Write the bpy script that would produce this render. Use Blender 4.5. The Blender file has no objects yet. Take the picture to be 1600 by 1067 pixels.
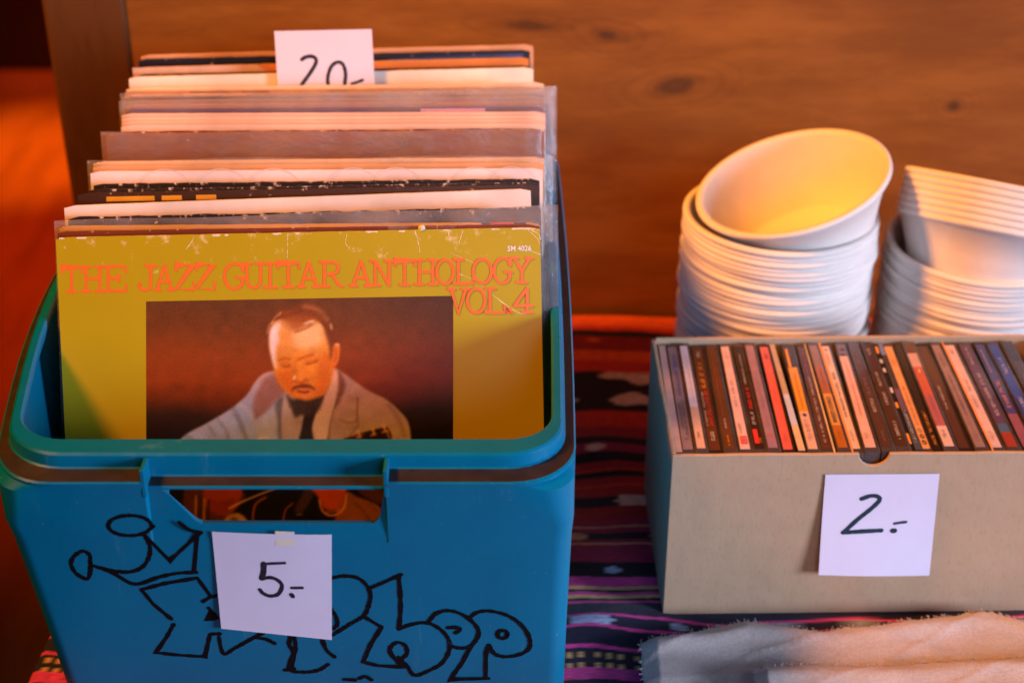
import bpy, bmesh, math, random
import numpy as np
from mathutils import Vector, Matrix
random.seed(7)
S = bpy.context.scene
COL = S.collection
R = math.radians

# ------------------------------------------------------------------ camera, light, exposure
CAM_H, PITCH, FPX = 0.759, R(30.5), 2500.0
cam = bpy.data.cameras.new('camera'); cam_o = bpy.data.objects.new('camera', cam); COL.objects.link(cam_o)
cam_o.location = (0, 0, CAM_H); cam_o.rotation_euler = (R(90) - PITCH, 0, 0)
cam.sensor_width = 36; cam.lens = FPX / 1600 * 36; cam.clip_start = 0.02; cam.clip_end = 60
cam.dof.use_dof = True; cam.dof.focus_distance = 1.0; cam.dof.aperture_fstop = 5.6; cam.dof.aperture_blades = 0
S.camera = cam_o
w = bpy.data.worlds.new('World'); S.world = w; w.use_nodes = True
bg = w.node_tree.nodes['Background']; bg.inputs[0].default_value = (1.0, 0.66, 0.52, 1); bg.inputs[1].default_value = 0.008
S.view_settings.view_transform = 'Standard'; S.view_settings.look = 'None'
S.view_settings.exposure = 0.0; S.view_settings.gamma = 1.0; S.view_settings.use_curve_mapping = False

def lamp(name, kind, loc, target, power, color, size=1.0, size_y=None, **kw):
    l = bpy.data.lights.new(name, kind); o = bpy.data.objects.new(name, l); COL.objects.link(o)
    l.energy = power; l.color = color
    if kind == 'AREA':
        l.shape = 'RECTANGLE' if size_y else 'DISK'; l.size = size
        if size_y: l.size_y = size_y
    else:
        l.shadow_soft_size = size
    for k, v in kw.items(): setattr(l, k, v)
    o.location = loc
    o.rotation_euler = (Vector(target) - Vector(loc)).to_track_quat('-Z', 'Y').to_euler()
    return o
lamp('window_light', 'AREA', (2.30, -0.25, 0.66), (0.24, 0.80, 0.12), 6.4, (0.72, 0.77, 1.0), 0.75, 0.8, spread=R(44))
lamp('cool_fill', 'AREA', (0.75, -1.30, 1.05), (0.20, 0.80, 0.2), 1.7, (0.68, 0.76, 1.0), 1.0, 0.8, spread=R(70))  # added cool fill from the camera side, softens shade on the fronts
lamp('warm_lamp', 'AREA', (-1.15, 0.78, 1.72), (0.22, 1.28, 0.25), 11.2, (1.0, 0.315, 0.03), 0.34, spread=R(66))
lamp('red_spot', 'SPOT', (-1.0, 2.9, 0.9), (-1.00, 2.95, -0.75), 120, (1.0, 0.085, 0.004), 0.05, spot_size=R(80), spot_blend=1.0)
lamp('orange_spot', 'SPOT', (-1.0, 3.1, 0.9), (-1.13, 3.42, -0.75), 250, (1.0, 0.27, 0.012), 0.05, spot_size=R(25), spot_blend=1.0)

# ------------------------------------------------------------------ helpers
def ray(px, py):                    # direction through a pixel of the 1600x1067 photograph (for measuring where things stand)
    a, b = (px - 800) / FPX, -(py - 533.5) / FPX
    c, s = math.cos(PITCH), math.sin(PITCH)
    return Vector((a, c + b * s, -s + b * c))
CAM = Vector((0, 0, CAM_H))
def at_z(px, py, z):
    d = ray(px, py); return CAM + d * ((z - CAM_H) / d.z)
def at_y(px, py, y):
    d = ray(px, py); return CAM + d * (y / d.y)

def lin(c):                         # 0-255 sRGB to linear
    return tuple((x / 255 / 12.92) if x / 255 <= 0.04045 else ((x / 255 + 0.055) / 1.055) ** 2.4 for x in c)

def mesh_obj(name, verts, faces, mats, parent=None, midx=None, smooth=False, loc=None):
    me = bpy.data.meshes.new(name); me.from_pydata([tuple(v) for v in verts], [], faces)
    for m in (mats if isinstance(mats, (list, tuple)) else [mats]): me.materials.append(m)
    if midx is not None: me.polygons.foreach_set('material_index', midx)
    if smooth: me.polygons.foreach_set('use_smooth', [True] * len(me.polygons))
    me.update()
    o = bpy.data.objects.new(name, me); COL.objects.link(o)
    if parent: o.parent = parent
    if loc is not None: o.location = loc
    return o
def empty(name, mat=None, loc=None):
    o = bpy.data.objects.new(name, None); COL.objects.link(o); o.empty_display_size = 0.02
    if mat is not None: o.matrix_world = mat
    if loc is not None: o.location = loc
    return o
def tag(o, label, cat, group=None, kind=None):
    o['label'] = label; o['category'] = cat
    if group: o['group'] = group
    if kind: o['kind'] = kind
    return o

class MB:                           # collects shapes for one mesh
    def __init__(s): s.v = []; s.f = []; s.m = []
    def add(s, v, f, m=0):
        k = len(s.v); s.v += [tuple(p) for p in v]; s.f += [tuple(i + k for i in q) for q in f]; s.m += [m] * len(f)
    def box(s, a, b, m=0):
        x0, y0, z0 = a; x1, y1, z1 = b
        s.add([(x0,y0,z0),(x1,y0,z0),(x1,y1,z0),(x0,y1,z0),(x0,y0,z1),(x1,y0,z1),(x1,y1,z1),(x0,y1,z1)],
              [(0,3,2,1),(4,5,6,7),(0,1,5,4),(1,2,6,5),(2,3,7,6),(3,0,4,7)], m)
    def build(s, name, mats, parent=None, smooth=False, loc=None):
        return mesh_obj(name, s.v, s.f, mats, parent, s.m, smooth, loc)
def bevel(o, width, seg=2):
    b = o.modifiers.new('bevel', 'BEVEL'); b.width = width; b.segments = seg; b.limit_method = 'ANGLE'; return o

def catmull(pts, n=6, closed=False):
    P = [Vector(p) for p in pts]
    if len(P) < 3: return P
    out = []
    m = len(P)
    rng = range(m if closed else m - 1)
    for i in rng:
        p1, p2 = P[i], P[(i + 1) % m]
        p0 = P[i - 1] if (closed or i > 0) else p1 * 2 - p2
        p3 = P[(i + 2) % m] if (closed or i + 2 < m) else p2 * 2 - p1
        for k in range(n):
            t = k / n
            out.append(0.5 * (2 * p1 + (p2 - p0) * t + (2 * p0 - 5 * p1 + 4 * p2 - p3) * t * t + (3 * p1 - p0 - 3 * p2 + p3) * t ** 3))
    if not closed: out.append(P[-1])
    return out
def ribbon(pts, width, closed=False, wob=0.0, caps=True):
    """flat stroke: (verts2d, faces) from a 2-D polyline"""
    P = [Vector((p[0], p[1])) for p in pts]
    if closed: P = P + [P[0]]
    Q = [P[0]]
    for p in P[1:]:
        if (p - Q[-1]).length > width * 0.06: Q.append(p)
    P = Q
    n = len(P); v = []; f = []
    if n < 2: P = [P[0], P[0] + Vector((width * .05, 0))]; n = 2
    for i in range(n):
        a = P[max(i - 1, 0)]; b = P[min(i + 1, n - 1)]
        if closed and i in (0, n - 1): a, b = P[n - 2], P[1]
        t = (b - a)
        t = t.normalized() if t.length > 1e-9 else Vector((1, 0))
        nn = Vector((-t.y, t.x)); h = width / 2
        if 0 < i < n - 1:
            d1 = (P[i] - P[i - 1]); d1.normalize(); cosa = max(0.45, abs(d1.dot(t))); h = h / cosa
        h *= 1 + wob * random.uniform(-1, 1)
        v += [P[i] + nn * h, P[i] - nn * h]
    for i in range(n - 1): f.append((2 * i, 2 * i + 1, 2 * i + 3, 2 * i + 2))
    if caps and not closed:
        for (c, q, s) in ((P[0], P[0] - P[1], 0), (P[-1], P[-1] - P[-2], 1)):
            q = q.normalized(); nn = Vector((-q.y, q.x)); k = len(v)
            v.append(c)
            for j in range(7):
                a = -math.pi / 2 + math.pi * j / 6
                v.append(c + (q * math.cos(a) + nn * math.sin(a)) * width / 2)
            for j in range(6): f.append((k, k + 1 + j, k + 2 + j))
    return v, f

# ------------------------------------------------------------------ materials
def new_mat(name):
    m = bpy.data.materials.new(name); m.use_nodes = True
    nt = m.node_tree; return m, nt, nt.nodes['Principled BSDF']
def noise(nt, scale, detail=4, rough=0.6, coord='Object', stretch=None):
    tc = nt.nodes.new('ShaderNodeTexCoord'); n = nt.nodes.new('ShaderNodeTexNoise')
    n.inputs['Scale'].default_value = scale; n.inputs['Detail'].default_value = detail; n.inputs['Roughness'].default_value = rough
    if stretch:
        mp = nt.nodes.new('ShaderNodeMapping'); mp.inputs['Scale'].default_value = stretch
        nt.links.new(tc.outputs[coord], mp.inputs[0]); nt.links.new(mp.outputs[0], n.inputs['Vector'])
    else: nt.links.new(tc.outputs[coord], n.inputs['Vector'])
    return n
def ramp(nt, fac, stops, interp='LINEAR'):
    r = nt.nodes.new('ShaderNodeValToRGB'); r.color_ramp.interpolation = interp
    e = r.color_ramp.elements
    e[0].position = stops[0][0]; e[0].color = (*stops[0][1], 1)
    e[1].position = stops[-1][0]; e[1].color = (*stops[-1][1], 1)
    for p, c in stops[1:-1]:
        q = e.new(p); q.color = (*c, 1)
    nt.links.new(fac, r.inputs[0]); return r
def mat(name, color, rough=0.6, var=0.15, scale=40, bump=0.0, bscale=300, stretch=None, spec=0.5, coat=0.0, rvar=0.0, sheen=0.0):
    m, nt, p = new_mat(name)
    n = noise(nt, scale, stretch=stretch)
    a = tuple(c * (1 - var) for c in color); b = tuple(min(1, c * (1 + var)) for c in color)
    r = ramp(nt, n.outputs['Fac'], [(0.3, a), (0.7, b)])
    nt.links.new(r.outputs[0], p.inputs['Base Color'])
    p.inputs['Roughness'].default_value = rough; p.inputs['Specular IOR Level'].default_value = spec
    if coat: p.inputs['Coat Weight'].default_value = coat; p.inputs['Coat Roughness'].default_value = 0.15
    if sheen: p.inputs['Sheen Weight'].default_value = sheen
    if rvar:
        n3 = noise(nt, scale * 1.7); mr = nt.nodes.new('ShaderNodeMapRange')
        mr.inputs[1].default_value = .3; mr.inputs[2].default_value = .7; mr.inputs[3].default_value = rough - rvar; mr.inputs[4].default_value = rough + rvar
        nt.links.new(n3.outputs['Fac'], mr.inputs[0]); nt.links.new(mr.outputs[0], p.inputs['Roughness'])
    if bump:
        n2 = noise(nt, bscale, 3); bp = nt.nodes.new('ShaderNodeBump'); bp.inputs['Strength'].default_value = bump; bp.inputs['Distance'].default_value = 0.001 if bscale > 100 else 0.004
        nt.links.new(n2.outputs['Fac'], bp.inputs['Height']); nt.links.new(bp.outputs[0], p.inputs['Normal'])
    return m
def attr_mat(name, rough=0.5, spec=0.5, bump=0.0, bscale=400, coat=0.0, sheen=0.0):
    m, nt, p = new_mat(name)
    a = nt.nodes.new('ShaderNodeVertexColor'); a.layer_name = 'Col'
    nt.links.new(a.outputs[0], p.inputs['Base Color'])
    p.inputs['Roughness'].default_value = rough; p.inputs['Specular IOR Level'].default_value = spec
    if coat: p.inputs['Coat Weight'].default_value = coat; p.inputs['Coat Roughness'].default_value = .25
    if sheen: p.inputs['Sheen Weight'].default_value = sheen
    if bump:
        n2 = noise(nt, bscale, 3); bp = nt.nodes.new('ShaderNodeBump'); bp.inputs['Strength'].default_value = bump; bp.inputs['Distance'].default_value = 0.001 if bscale > 100 else 0.004
        nt.links.new(n2.outputs['Fac'], bp.inputs['Height']); nt.links.new(bp.outputs[0], p.inputs['Normal'])
    return m
def set_colors(o, cols):
    ca = o.data.color_attributes.new('Col', 'FLOAT_COLOR', 'POINT')
    c = np.ones((len(o.data.vertices), 4), np.float32); c[:, :3] = cols
    ca.data.foreach_set('color', c.ravel())

def wood_mat(name, dark, mid, light, knots=(), axis='x', rough=0.45):
    """stained boards: long streaks along one axis, rings, knots at given (x, z) places"""
    m, nt, p = new_mat(name)
    st = (1.2, 1, 6) if axis == 'x' else (6, 1, 1.2)
    n1 = noise(nt, 3.0, 8, 0.62, stretch=st); n2 = noise(nt, 22, 6, 0.7, stretch=st)
    n3 = noise(nt, 2.2, 2, 0.5)
    mix = nt.nodes.new('ShaderNodeMath'); mix.operation = 'MULTIPLY_ADD'; mix.inputs[1].default_value = 0.35
    nt.links.new(n2.outputs['Fac'], mix.inputs[0]); nt.links.new(n1.outputs['Fac'], mix.inputs[2])
    mx2 = nt.nodes.new('ShaderNodeMath'); mx2.operation = 'MULTIPLY_ADD'; mx2.inputs[1].default_value = 0.45
    nt.links.new(n3.outputs['Fac'], mx2.inputs[0]); nt.links.new(mix.outputs[0], mx2.inputs[2])
    r = ramp(nt, mx2.outputs[0], [(0.55, dark), (0.85, mid), (1.12 if False else 1.0, light)])
    col = r.outputs[0]
    tc = nt.nodes.new('ShaderNodeTexCoord')
    wn = noise(nt, 20, 5)
    for (kx, kz, rx, rz, ang, depth) in knots:
        mp = nt.nodes.new('ShaderNodeMapping'); mp.vector_type = 'TEXTURE'
        mp.inputs['Location'].default_value = (kx, 0, kz); mp.inputs['Rotation'].default_value = (0, ang, 0)
        mp.inputs['Scale'].default_value = (rx, 10, rz)
        nt.links.new(tc.outputs['Object'], mp.inputs[0])
        ln = nt.nodes.new('ShaderNodeVectorMath'); ln.operation = 'LENGTH'; nt.links.new(mp.outputs[0], ln.inputs[0])
        ad = nt.nodes.new('ShaderNodeMath'); ad.operation = 'MULTIPLY_ADD'; ad.inputs[1].default_value = 1.9; ad.inputs[2].default_value = -0.95
        nt.links.new(wn.outputs['Fac'], ad.inputs[0])
        sm = nt.nodes.new('ShaderNodeMath'); sm.operation = 'ADD'; nt.links.new(ln.outputs['Value'], sm.inputs[0]); nt.links.new(ad.outputs[0], sm.inputs[1])
        mr = nt.nodes.new('ShaderNodeMapRange'); mr.interpolation_type = 'SMOOTHSTEP'
        mr.inputs[1].default_value = 0.35; mr.inputs[2].default_value = 1.1; mr.inputs[3].default_value = depth; mr.inputs[4].default_value = 0
        nt.links.new(sm.outputs[0], mr.inputs[0])
        rg = nt.nodes.new('ShaderNodeMath'); rg.operation = 'MULTIPLY'; rg.inputs[1].default_value = 7.5; nt.links.new(sm.outputs[0], rg.inputs[0])
        sn = nt.nodes.new('ShaderNodeMath'); sn.operation = 'SINE'; nt.links.new(rg.outputs[0], sn.inputs[0])
        fd = nt.nodes.new('ShaderNodeMapRange'); fd.inputs[1].default_value = .8; fd.inputs[2].default_value = 4.2; fd.inputs[3].default_value = .22; fd.inputs[4].default_value = 0
        nt.links.new(sm.outputs[0], fd.inputs[0])
        pr = nt.nodes.new('ShaderNodeMath'); pr.operation = 'MULTIPLY'; pr.use_clamp = True; nt.links.new(sn.outputs[0], pr.inputs[0]); nt.links.new(fd.outputs[0], pr.inputs[1])
        mg = nt.nodes.new('ShaderNodeMix'); mg.data_type = 'RGBA'; nt.links.new(pr.outputs[0], mg.inputs[0]); nt.links.new(col, mg.inputs[6]); mg.inputs[7].default_value = (.07, .026, .008, 1); col = mg.outputs[2]
        mc = nt.nodes.new('ShaderNodeMix'); mc.data_type = 'RGBA'
        nt.links.new(mr.outputs[0], mc.inputs[0]); nt.links.new(col, mc.inputs[6]); mc.inputs[7].default_value = (0.025, 0.012, 0.008, 1)
        col = mc.outputs[2]
    nt.links.new(col, p.inputs['Base Color']); p.inputs['Roughness'].default_value = rough
    bp = nt.nodes.new('ShaderNodeBump'); bp.inputs['Strength'].default_value = 0.15; bp.inputs['Distance'].default_value = .001
    nt.links.new(mix.outputs[0], bp.inputs['Height']); nt.links.new(bp.outputs[0], p.inputs['Normal'])
    return m
def plastic_film(name, tint=(0.46, 0.42, 0.43), clear=0.80, rough=0.2):
    m, nt, p = new_mat(name)
    out = nt.nodes['Material Output']
    p.inputs['Base Color'].default_value = (*tint, 1); p.inputs['Roughness'].default_value = rough * .6; p.inputs['Specular IOR Level'].default_value = .9
    n = noise(nt, 26, 5, .6, stretch=(1, 1, 2.2)); bp = nt.nodes.new('ShaderNodeBump'); bp.inputs['Strength'].default_value = 0.55; bp.inputs['Distance'].default_value = .006
    bp.inputs['Strength'].default_value = .8; nt.links.new(n.outputs['Fac'], bp.inputs['Height']); nt.links.new(bp.outputs[0], p.inputs['Normal'])
    tr = nt.nodes.new('ShaderNodeBsdfTransparent'); mx = nt.nodes.new('ShaderNodeMixShader')
    mr = nt.nodes.new('ShaderNodeMapRange'); mr.inputs[1].default_value = .3; mr.inputs[2].default_value = .7
    mr.inputs[3].default_value = clear - .15; mr.inputs[4].default_value = clear + .15
    n2 = noise(nt, 14, 4); nt.links.new(n2.outputs['Fac'], mr.inputs[0]); nt.links.new(mr.outputs[0], mx.inputs[0])
    nt.links.new(p.outputs[0], mx.inputs[1]); nt.links.new(tr.outputs[0], mx.inputs[2]); nt.links.new(mx.outputs[0], out.inputs[0])
    return m

M = {}
M['wall'] = wood_mat('stained_wood', (0.16, 0.050, 0.006), (0.27, 0.090, 0.010), (0.35, 0.125, 0.017),
    knots=[(0.017, 0.286, 0.036, 0.006, 0.06, 0.55), (0.084, 0.278, 0.018, 0.008, 0.2, 0.65), (0.146, 0.231, 0.022, 0.009, -0.15, 0.6),
           (0.397, 0.2115, 0.009, 0.007, 0, 0.65), (0.25, 0.33, 0.02, 0.006, 0, .6), (-0.15, 0.17, 0.02, .008, 0, .5)])
M['post'] = wood_mat('dark_post_wood', (0.07, 0.024, 0.006), (0.11, 0.040, 0.009), (0.15, 0.056, 0.014), axis='z')
M['floor'] = wood_mat('red_brown_floor', (0.17, 0.06, 0.015), (0.24, 0.09, 0.022), (0.30, 0.12, 0.03), axis='z', rough=.4)
M['darkwall'] = mat('dark_far_wall', (0.03, 0.014, 0.01), .8, .3, 3)
M['skirting'] = mat('tan_skirting', (0.45, 0.22, 0.09), .5, .2, 4)
M['tabletop'] = wood_mat('table_wood', (0.12, 0.05, 0.02), (0.2, 0.08, 0.03), (0.26, 0.11, 0.045))
def teal_mat():
    m, nt, p = new_mat('teal_plastic')
    n = noise(nt, 14, 5); base = ramp(nt, n.outputs['Fac'], [(.3, (0.0003, .150, .29)), (.7, (0.0003, .180, .335))])
    sc = noise(nt, 60, 9, .75, stretch=(1, 1, .16)); sr = ramp(nt, sc.outputs['Fac'], [(.60, (0, 0, 0)), (.76, (.45, .45, .45))])
    mx = nt.nodes.new('ShaderNodeMix'); mx.data_type = 'RGBA'; nt.links.new(sr.outputs[0], mx.inputs[0]); nt.links.new(base.outputs[0], mx.inputs[6]); mx.inputs[7].default_value = (.10, .30, .40, 1)
    sp = noise(nt, 420, 3, .6); sr2 = ramp(nt, sp.outputs['Fac'], [(.69, (0, 0, 0)), (.75, (.5, .5, .5))])
    mx2 = nt.nodes.new('ShaderNodeMix'); mx2.data_type = 'RGBA'; nt.links.new(sr2.outputs[0], mx2.inputs[0]); nt.links.new(mx.outputs[2], mx2.inputs[6]); mx2.inputs[7].default_value = (.18, .28, .30, 1)
    nt.links.new(mx2.outputs[2], p.inputs['Base Color'])
    mr = nt.nodes.new('ShaderNodeMapRange'); mr.inputs[1].default_value = .3; mr.inputs[2].default_value = .7; mr.inputs[3].default_value = .24; mr.inputs[4].default_value = .42
    nt.links.new(sc.outputs['Fac'], mr.inputs[0]); nt.links.new(mr.outputs[0], p.inputs['Roughness']); p.inputs['Specular IOR Level'].default_value = .2
    b2 = noise(nt, 700, 2); bp = nt.nodes.new('ShaderNodeBump'); bp.inputs['Strength'].default_value = .06; bp.inputs['Distance'].default_value = .001
    nt.links.new(b2.outputs['Fac'], bp.inputs['Height']); nt.links.new(bp.outputs[0], p.inputs['Normal'])
    return m
M['teal'] = teal_mat()
M['ledge_shade'] = mat('shaded_ledge', (0.020, 0.014, 0.011), .5, .5, 60, spec=.5)  # shade and brown reflection on the crate ledge, painted as a colour
def marker_mat():
    m, nt, p = new_mat('black_marker_ink')
    n = noise(nt, 230, 4, .7); r = ramp(nt, n.outputs['Fac'], [(.30, (.002, .06, .11)), (.37, (.003, .004, .006))])
    nt.links.new(r.outputs[0], p.inputs['Base Color']); p.inputs['Roughness'].default_value = .6; p.inputs['Specular IOR Level'].default_value = .15
    return m
M['marker'] = marker_mat()
M['ink'] = mat('dark_ink', (0.012, 0.018, 0.035), .5, .5, 300)
M['ink_teal'] = mat('teal_ink', (0.004, 0.03, 0.06), .5, .4, 300)
M['paper'] = mat('note_paper', (0.74, 0.71, 0.90), .75, .03, 25, bump=.22, bscale=11)
M['tape'] = mat('paper_tape', (0.8, 0.72, 0.6), .5, .05)
def card_mat():
    m, nt, p = new_mat('cardboard')
    n = noise(nt, 7, 4); base = ramp(nt, n.outputs['Fac'], [(.3, (.46, .315, .195)), (.7, (.51, .35, .22))])
    fl = noise(nt, 420, 4, .7, stretch=(1, 1, .35)); fr = ramp(nt, fl.outputs['Fac'], [(.36, (.55, .5, .46)), (.46, (1, 1, 1)), (.66, (1, 1, 1)), (.76, (1.25, 1.22, 1.2))])
    mu = nt.nodes.new('ShaderNodeMix'); mu.data_type = 'RGBA'; mu.blend_type = 'MULTIPLY'; mu.inputs[0].default_value = .22
    nt.links.new(base.outputs[0], mu.inputs[6]); nt.links.new(fr.outputs[0], mu.inputs[7])
    sc = noise(nt, 30, 6, .75, stretch=(.5, 1, 1.4)); sr = ramp(nt, sc.outputs['Fac'], [(.70, (0, 0, 0)), (.76, (.5, .5, .5))])
    mx = nt.nodes.new('ShaderNodeMix'); mx.data_type = 'RGBA'; nt.links.new(sr.outputs[0], mx.inputs[0]); nt.links.new(mu.outputs[2], mx.inputs[6]); mx.inputs[7].default_value = (.66, .52, .40, 1)
    nt.links.new(mx.outputs[2], p.inputs['Base Color']); p.inputs['Roughness'].default_value = .8
    d = noise(nt, 11, 3); b1 = nt.nodes.new('ShaderNodeBump'); b1.inputs['Strength'].default_value = .35; b1.inputs['Distance'].default_value = .008
    nt.links.new(d.outputs['Fac'], b1.inputs['Height'])
    b2 = nt.nodes.new('ShaderNodeBump'); b2.inputs['Strength'].default_value = .15; b2.inputs['Distance'].default_value = .001
    nt.links.new(fl.outputs['Fac'], b2.inputs['Height']); nt.links.new(b1.outputs[0], b2.inputs['Normal']); nt.links.new(b2.outputs[0], p.inputs['Normal'])
    return m
M['card'] = card_mat()
M['bowl'] = mat('white_pulp', (0.80, 0.76, 0.72), .6, .04, 40, bump=.15, bscale=250)
def linen_mat():
    m, nt, p = new_mat('cream_linen')
    n = noise(nt, 40, 6, .7); base = ramp(nt, n.outputs['Fac'], [(.3, (.46, .415, .40)), (.7, (.56, .505, .485))])
    wv = noise(nt, 1100, 2, .5, stretch=(1, .25, 1)); wh = noise(nt, 1100, 2, .5, stretch=(.25, 1, 1))
    mn = nt.nodes.new('ShaderNodeMath'); mn.operation = 'MAXIMUM'; nt.links.new(wv.outputs['Fac'], mn.inputs[0]); nt.links.new(wh.outputs['Fac'], mn.inputs[1])
    wr = ramp(nt, mn.outputs[0], [(.45, (.72, .70, .69)), (.66, (1.08, 1.07, 1.06))])
    mu = nt.nodes.new('ShaderNodeMix'); mu.data_type = 'RGBA'; mu.blend_type = 'MULTIPLY'; mu.inputs[0].default_value = .5
    nt.links.new(base.outputs[0], mu.inputs[6]); nt.links.new(wr.outputs[0], mu.inputs[7]); nt.links.new(mu.outputs[2], p.inputs['Base Color'])
    p.inputs['Roughness'].default_value = .95; p.inputs['Specular IOR Level'].default_value = .1
    bp = nt.nodes.new('ShaderNodeBump'); bp.inputs['Strength'].default_value = .6; bp.inputs['Distance'].default_value = .0006
    nt.links.new(mn.outputs[0], bp.inputs['Height']); nt.links.new(bp.outputs[0], p.inputs['Normal'])
    return m
M['linen'] = linen_mat()
M['film'] = plastic_film('clear_film')
M['film_brown'] = plastic_film('cloudy_film', (0.46, 0.37, 0.34), .70, .25)
M['vinyl'] = mat('black_vinyl', (0.012, 0.012, 0.012), .25)
M['edge_paper'] = mat('pale_card_edge', (0.70, 0.60, 0.50), .8, .15, 120)
M['orange_ink'] = mat('orange_print', (0.80, 0.17, 0.02), .4, .04, 200, coat=.2)
M['white_print'] = mat('white_print', (0.85, 0.83, 0.78), .45, .03, 200)
M['crease'] = mat('paper_crease', (0.80, 0.68, 0.45), .8, .2, 500)
M['photo'] = attr_mat('printed_photo', .36, .35, coat=.08, bump=.03, bscale=250)
M['weave'] = attr_mat('woven_stripes', .9, .2, bump=.5, bscale=1100, sheen=.15)

def cover_mat():
    m, nt, p = new_mat('yellow_cover_card')
    tc = nt.nodes.new('ShaderNodeTexCoord'); sp = nt.nodes.new('ShaderNodeSeparateXYZ'); nt.links.new(tc.outputs['Object'], sp.inputs[0])
    n = noise(nt, 9, 3); base = ramp(nt, n.outputs['Fac'], [(.3, (0.43, 0.325, 0.004)), (.7, (0.48, 0.37, 0.006))])
    fl = noise(nt, 85, 7, .72); big = noise(nt, 22, 3, .5)
    mr = nt.nodes.new('ShaderNodeMapRange'); mr.inputs[1].default_value = .262; mr.inputs[2].default_value = .314; mr.inputs[3].default_value = 0; mr.inputs[4].default_value = .13
    nt.links.new(sp.outputs['Z'], mr.inputs[0])
    a = nt.nodes.new('ShaderNodeMath'); a.operation = 'ADD'; nt.links.new(fl.outputs['Fac'], a.inputs[0]); nt.links.new(mr.outputs[0], a.inputs[1])
    a2 = nt.nodes.new('ShaderNodeMath'); a2.operation = 'MULTIPLY_ADD'; a2.inputs[1].default_value = .35; nt.links.new(big.outputs['Fac'], a2.inputs[0]); nt.links.new(a.outputs[0], a2.inputs[2])
    wr = ramp(nt, a2.outputs[0], [(0.86, (0, 0, 0)), (1.0, (1, 1, 1))])
    mx = nt.nodes.new('ShaderNodeMix'); mx.data_type = 'RGBA'; nt.links.new(wr.outputs[0], mx.inputs[0]); nt.links.new(base.outputs[0], mx.inputs[6]); mx.inputs[7].default_value = (.78, .62, .30, 1)
    nt.links.new(mx.outputs[2], p.inputs['Base Color']); p.inputs['Roughness'].default_value = .38; p.inputs['Coat Weight'].default_value = .08; p.inputs['Coat Roughness'].default_value = .3; p.inputs['Specular IOR Level'].default_value = .3
    return m
M['cover'] = cover_mat()
def jacket_mat(name, c, worn=0.5, rough=.4):
    """printed card, scuffed pale towards its top edge (local z near 0.314)"""
    m, nt, p = new_mat(name)
    tc = nt.nodes.new('ShaderNodeTexCoord'); sp = nt.nodes.new('ShaderNodeSeparateXYZ'); nt.links.new(tc.outputs['Object'], sp.inputs[0])
    n = noise(nt, 12, 4); base = ramp(nt, n.outputs['Fac'], [(.3, tuple(x * .75 for x in c)), (.7, tuple(min(1, x * 1.2) for x in c))])
    fl = noise(nt, 160, 5, .7)
    mr = nt.nodes.new('ShaderNodeMapRange'); mr.inputs[1].default_value = .306; mr.inputs[2].default_value = .3145; mr.inputs[3].default_value = 0; mr.inputs[4].default_value = .22 * worn
    nt.links.new(sp.outputs['Z'], mr.inputs[0])
    a = nt.nodes.new('ShaderNodeMath'); a.operation = 'ADD'; nt.links.new(fl.outputs['Fac'], a.inputs[0]); nt.links.new(mr.outputs[0], a.inputs[1])
    wr = ramp(nt, a.outputs[0], [(0.70, (0, 0, 0)), (0.78, (1, 1, 1))])
    mx = nt.nodes.new('ShaderNodeMix'); mx.data_type = 'RGBA'; nt.links.new(wr.outputs[0], mx.inputs[0]); nt.links.new(base.outputs[0], mx.inputs[6]); mx.inputs[7].default_value = (.7, .55, .42, 1)
    nt.links.new(mx.outputs[2], p.inputs['Base Color']); p.inputs['Roughness'].default_value = rough
    return m

# ------------------------------------------------------------------ the setting
WALL_Y = 1.345
b = MB(); b.box((-0.335, WALL_Y, -0.75), (1.6, WALL_Y + .03, 1.6))
tag(b.build('wall', [M['wall']]), 'warm brown stained wooden wall with dark knots behind the table', 'wall', kind='structure')
b = MB(); b.box((-0.408, WALL_Y - .002, -0.75), (-0.3352, WALL_Y + .06, 1.6))
o = bevel(b.build('wall_post', [M['post']]), .004); tag(o, 'dark brown wooden post closing the left end of the wall', 'post', kind='structure')
b = MB(); b.box((-6, -2, -0.78), (4, 3.80, -0.75))
tag(b.build('floor', [M['floor']]), 'wooden floor glowing orange red past the left end of the table', 'floor', kind='structure')
b = MB(); b.box((-6, 3.80, -0.78), (4, 3.9, 2.5))
tag(b.build('far_wall', [M['darkwall']]), 'almost black far wall beyond the glowing floor', 'wall', kind='structure')
b = MB(); b.box((-6, 3.775, -0.7498), (4, 3.798, -0.69))
tag(b.build('skirting', [M['skirting']]), 'tan skirting strip where the glowing floor meets the dark wall', 'skirting', kind='structure')

# table with woven cloth
TX0, TX1, TY0, TY1 = -0.326, 1.30, 0.30, 1.335
t = empty('table', loc=(0.45, 0.8, -0.75)); tag(t, 'wooden table under the red striped woven cloth', 'table')
b = MB(); b.box((TX0, TY0, -0.035), (TX1, TY1, -0.004)); b.build('tabletop', [M['tabletop']], t, loc=(-0.45, -0.8, 0.75))
for x in (TX0 + .04, TX1 - .08):
    for y in (TY0 + .04, TY1 - .08):
        b = MB(); b.box((x, y, -0.75), (x + .045, y + .045, -0.0352)); b.build('leg', [M['tabletop']], t, loc=(-0.45, -0.8, 0.75))

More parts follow.
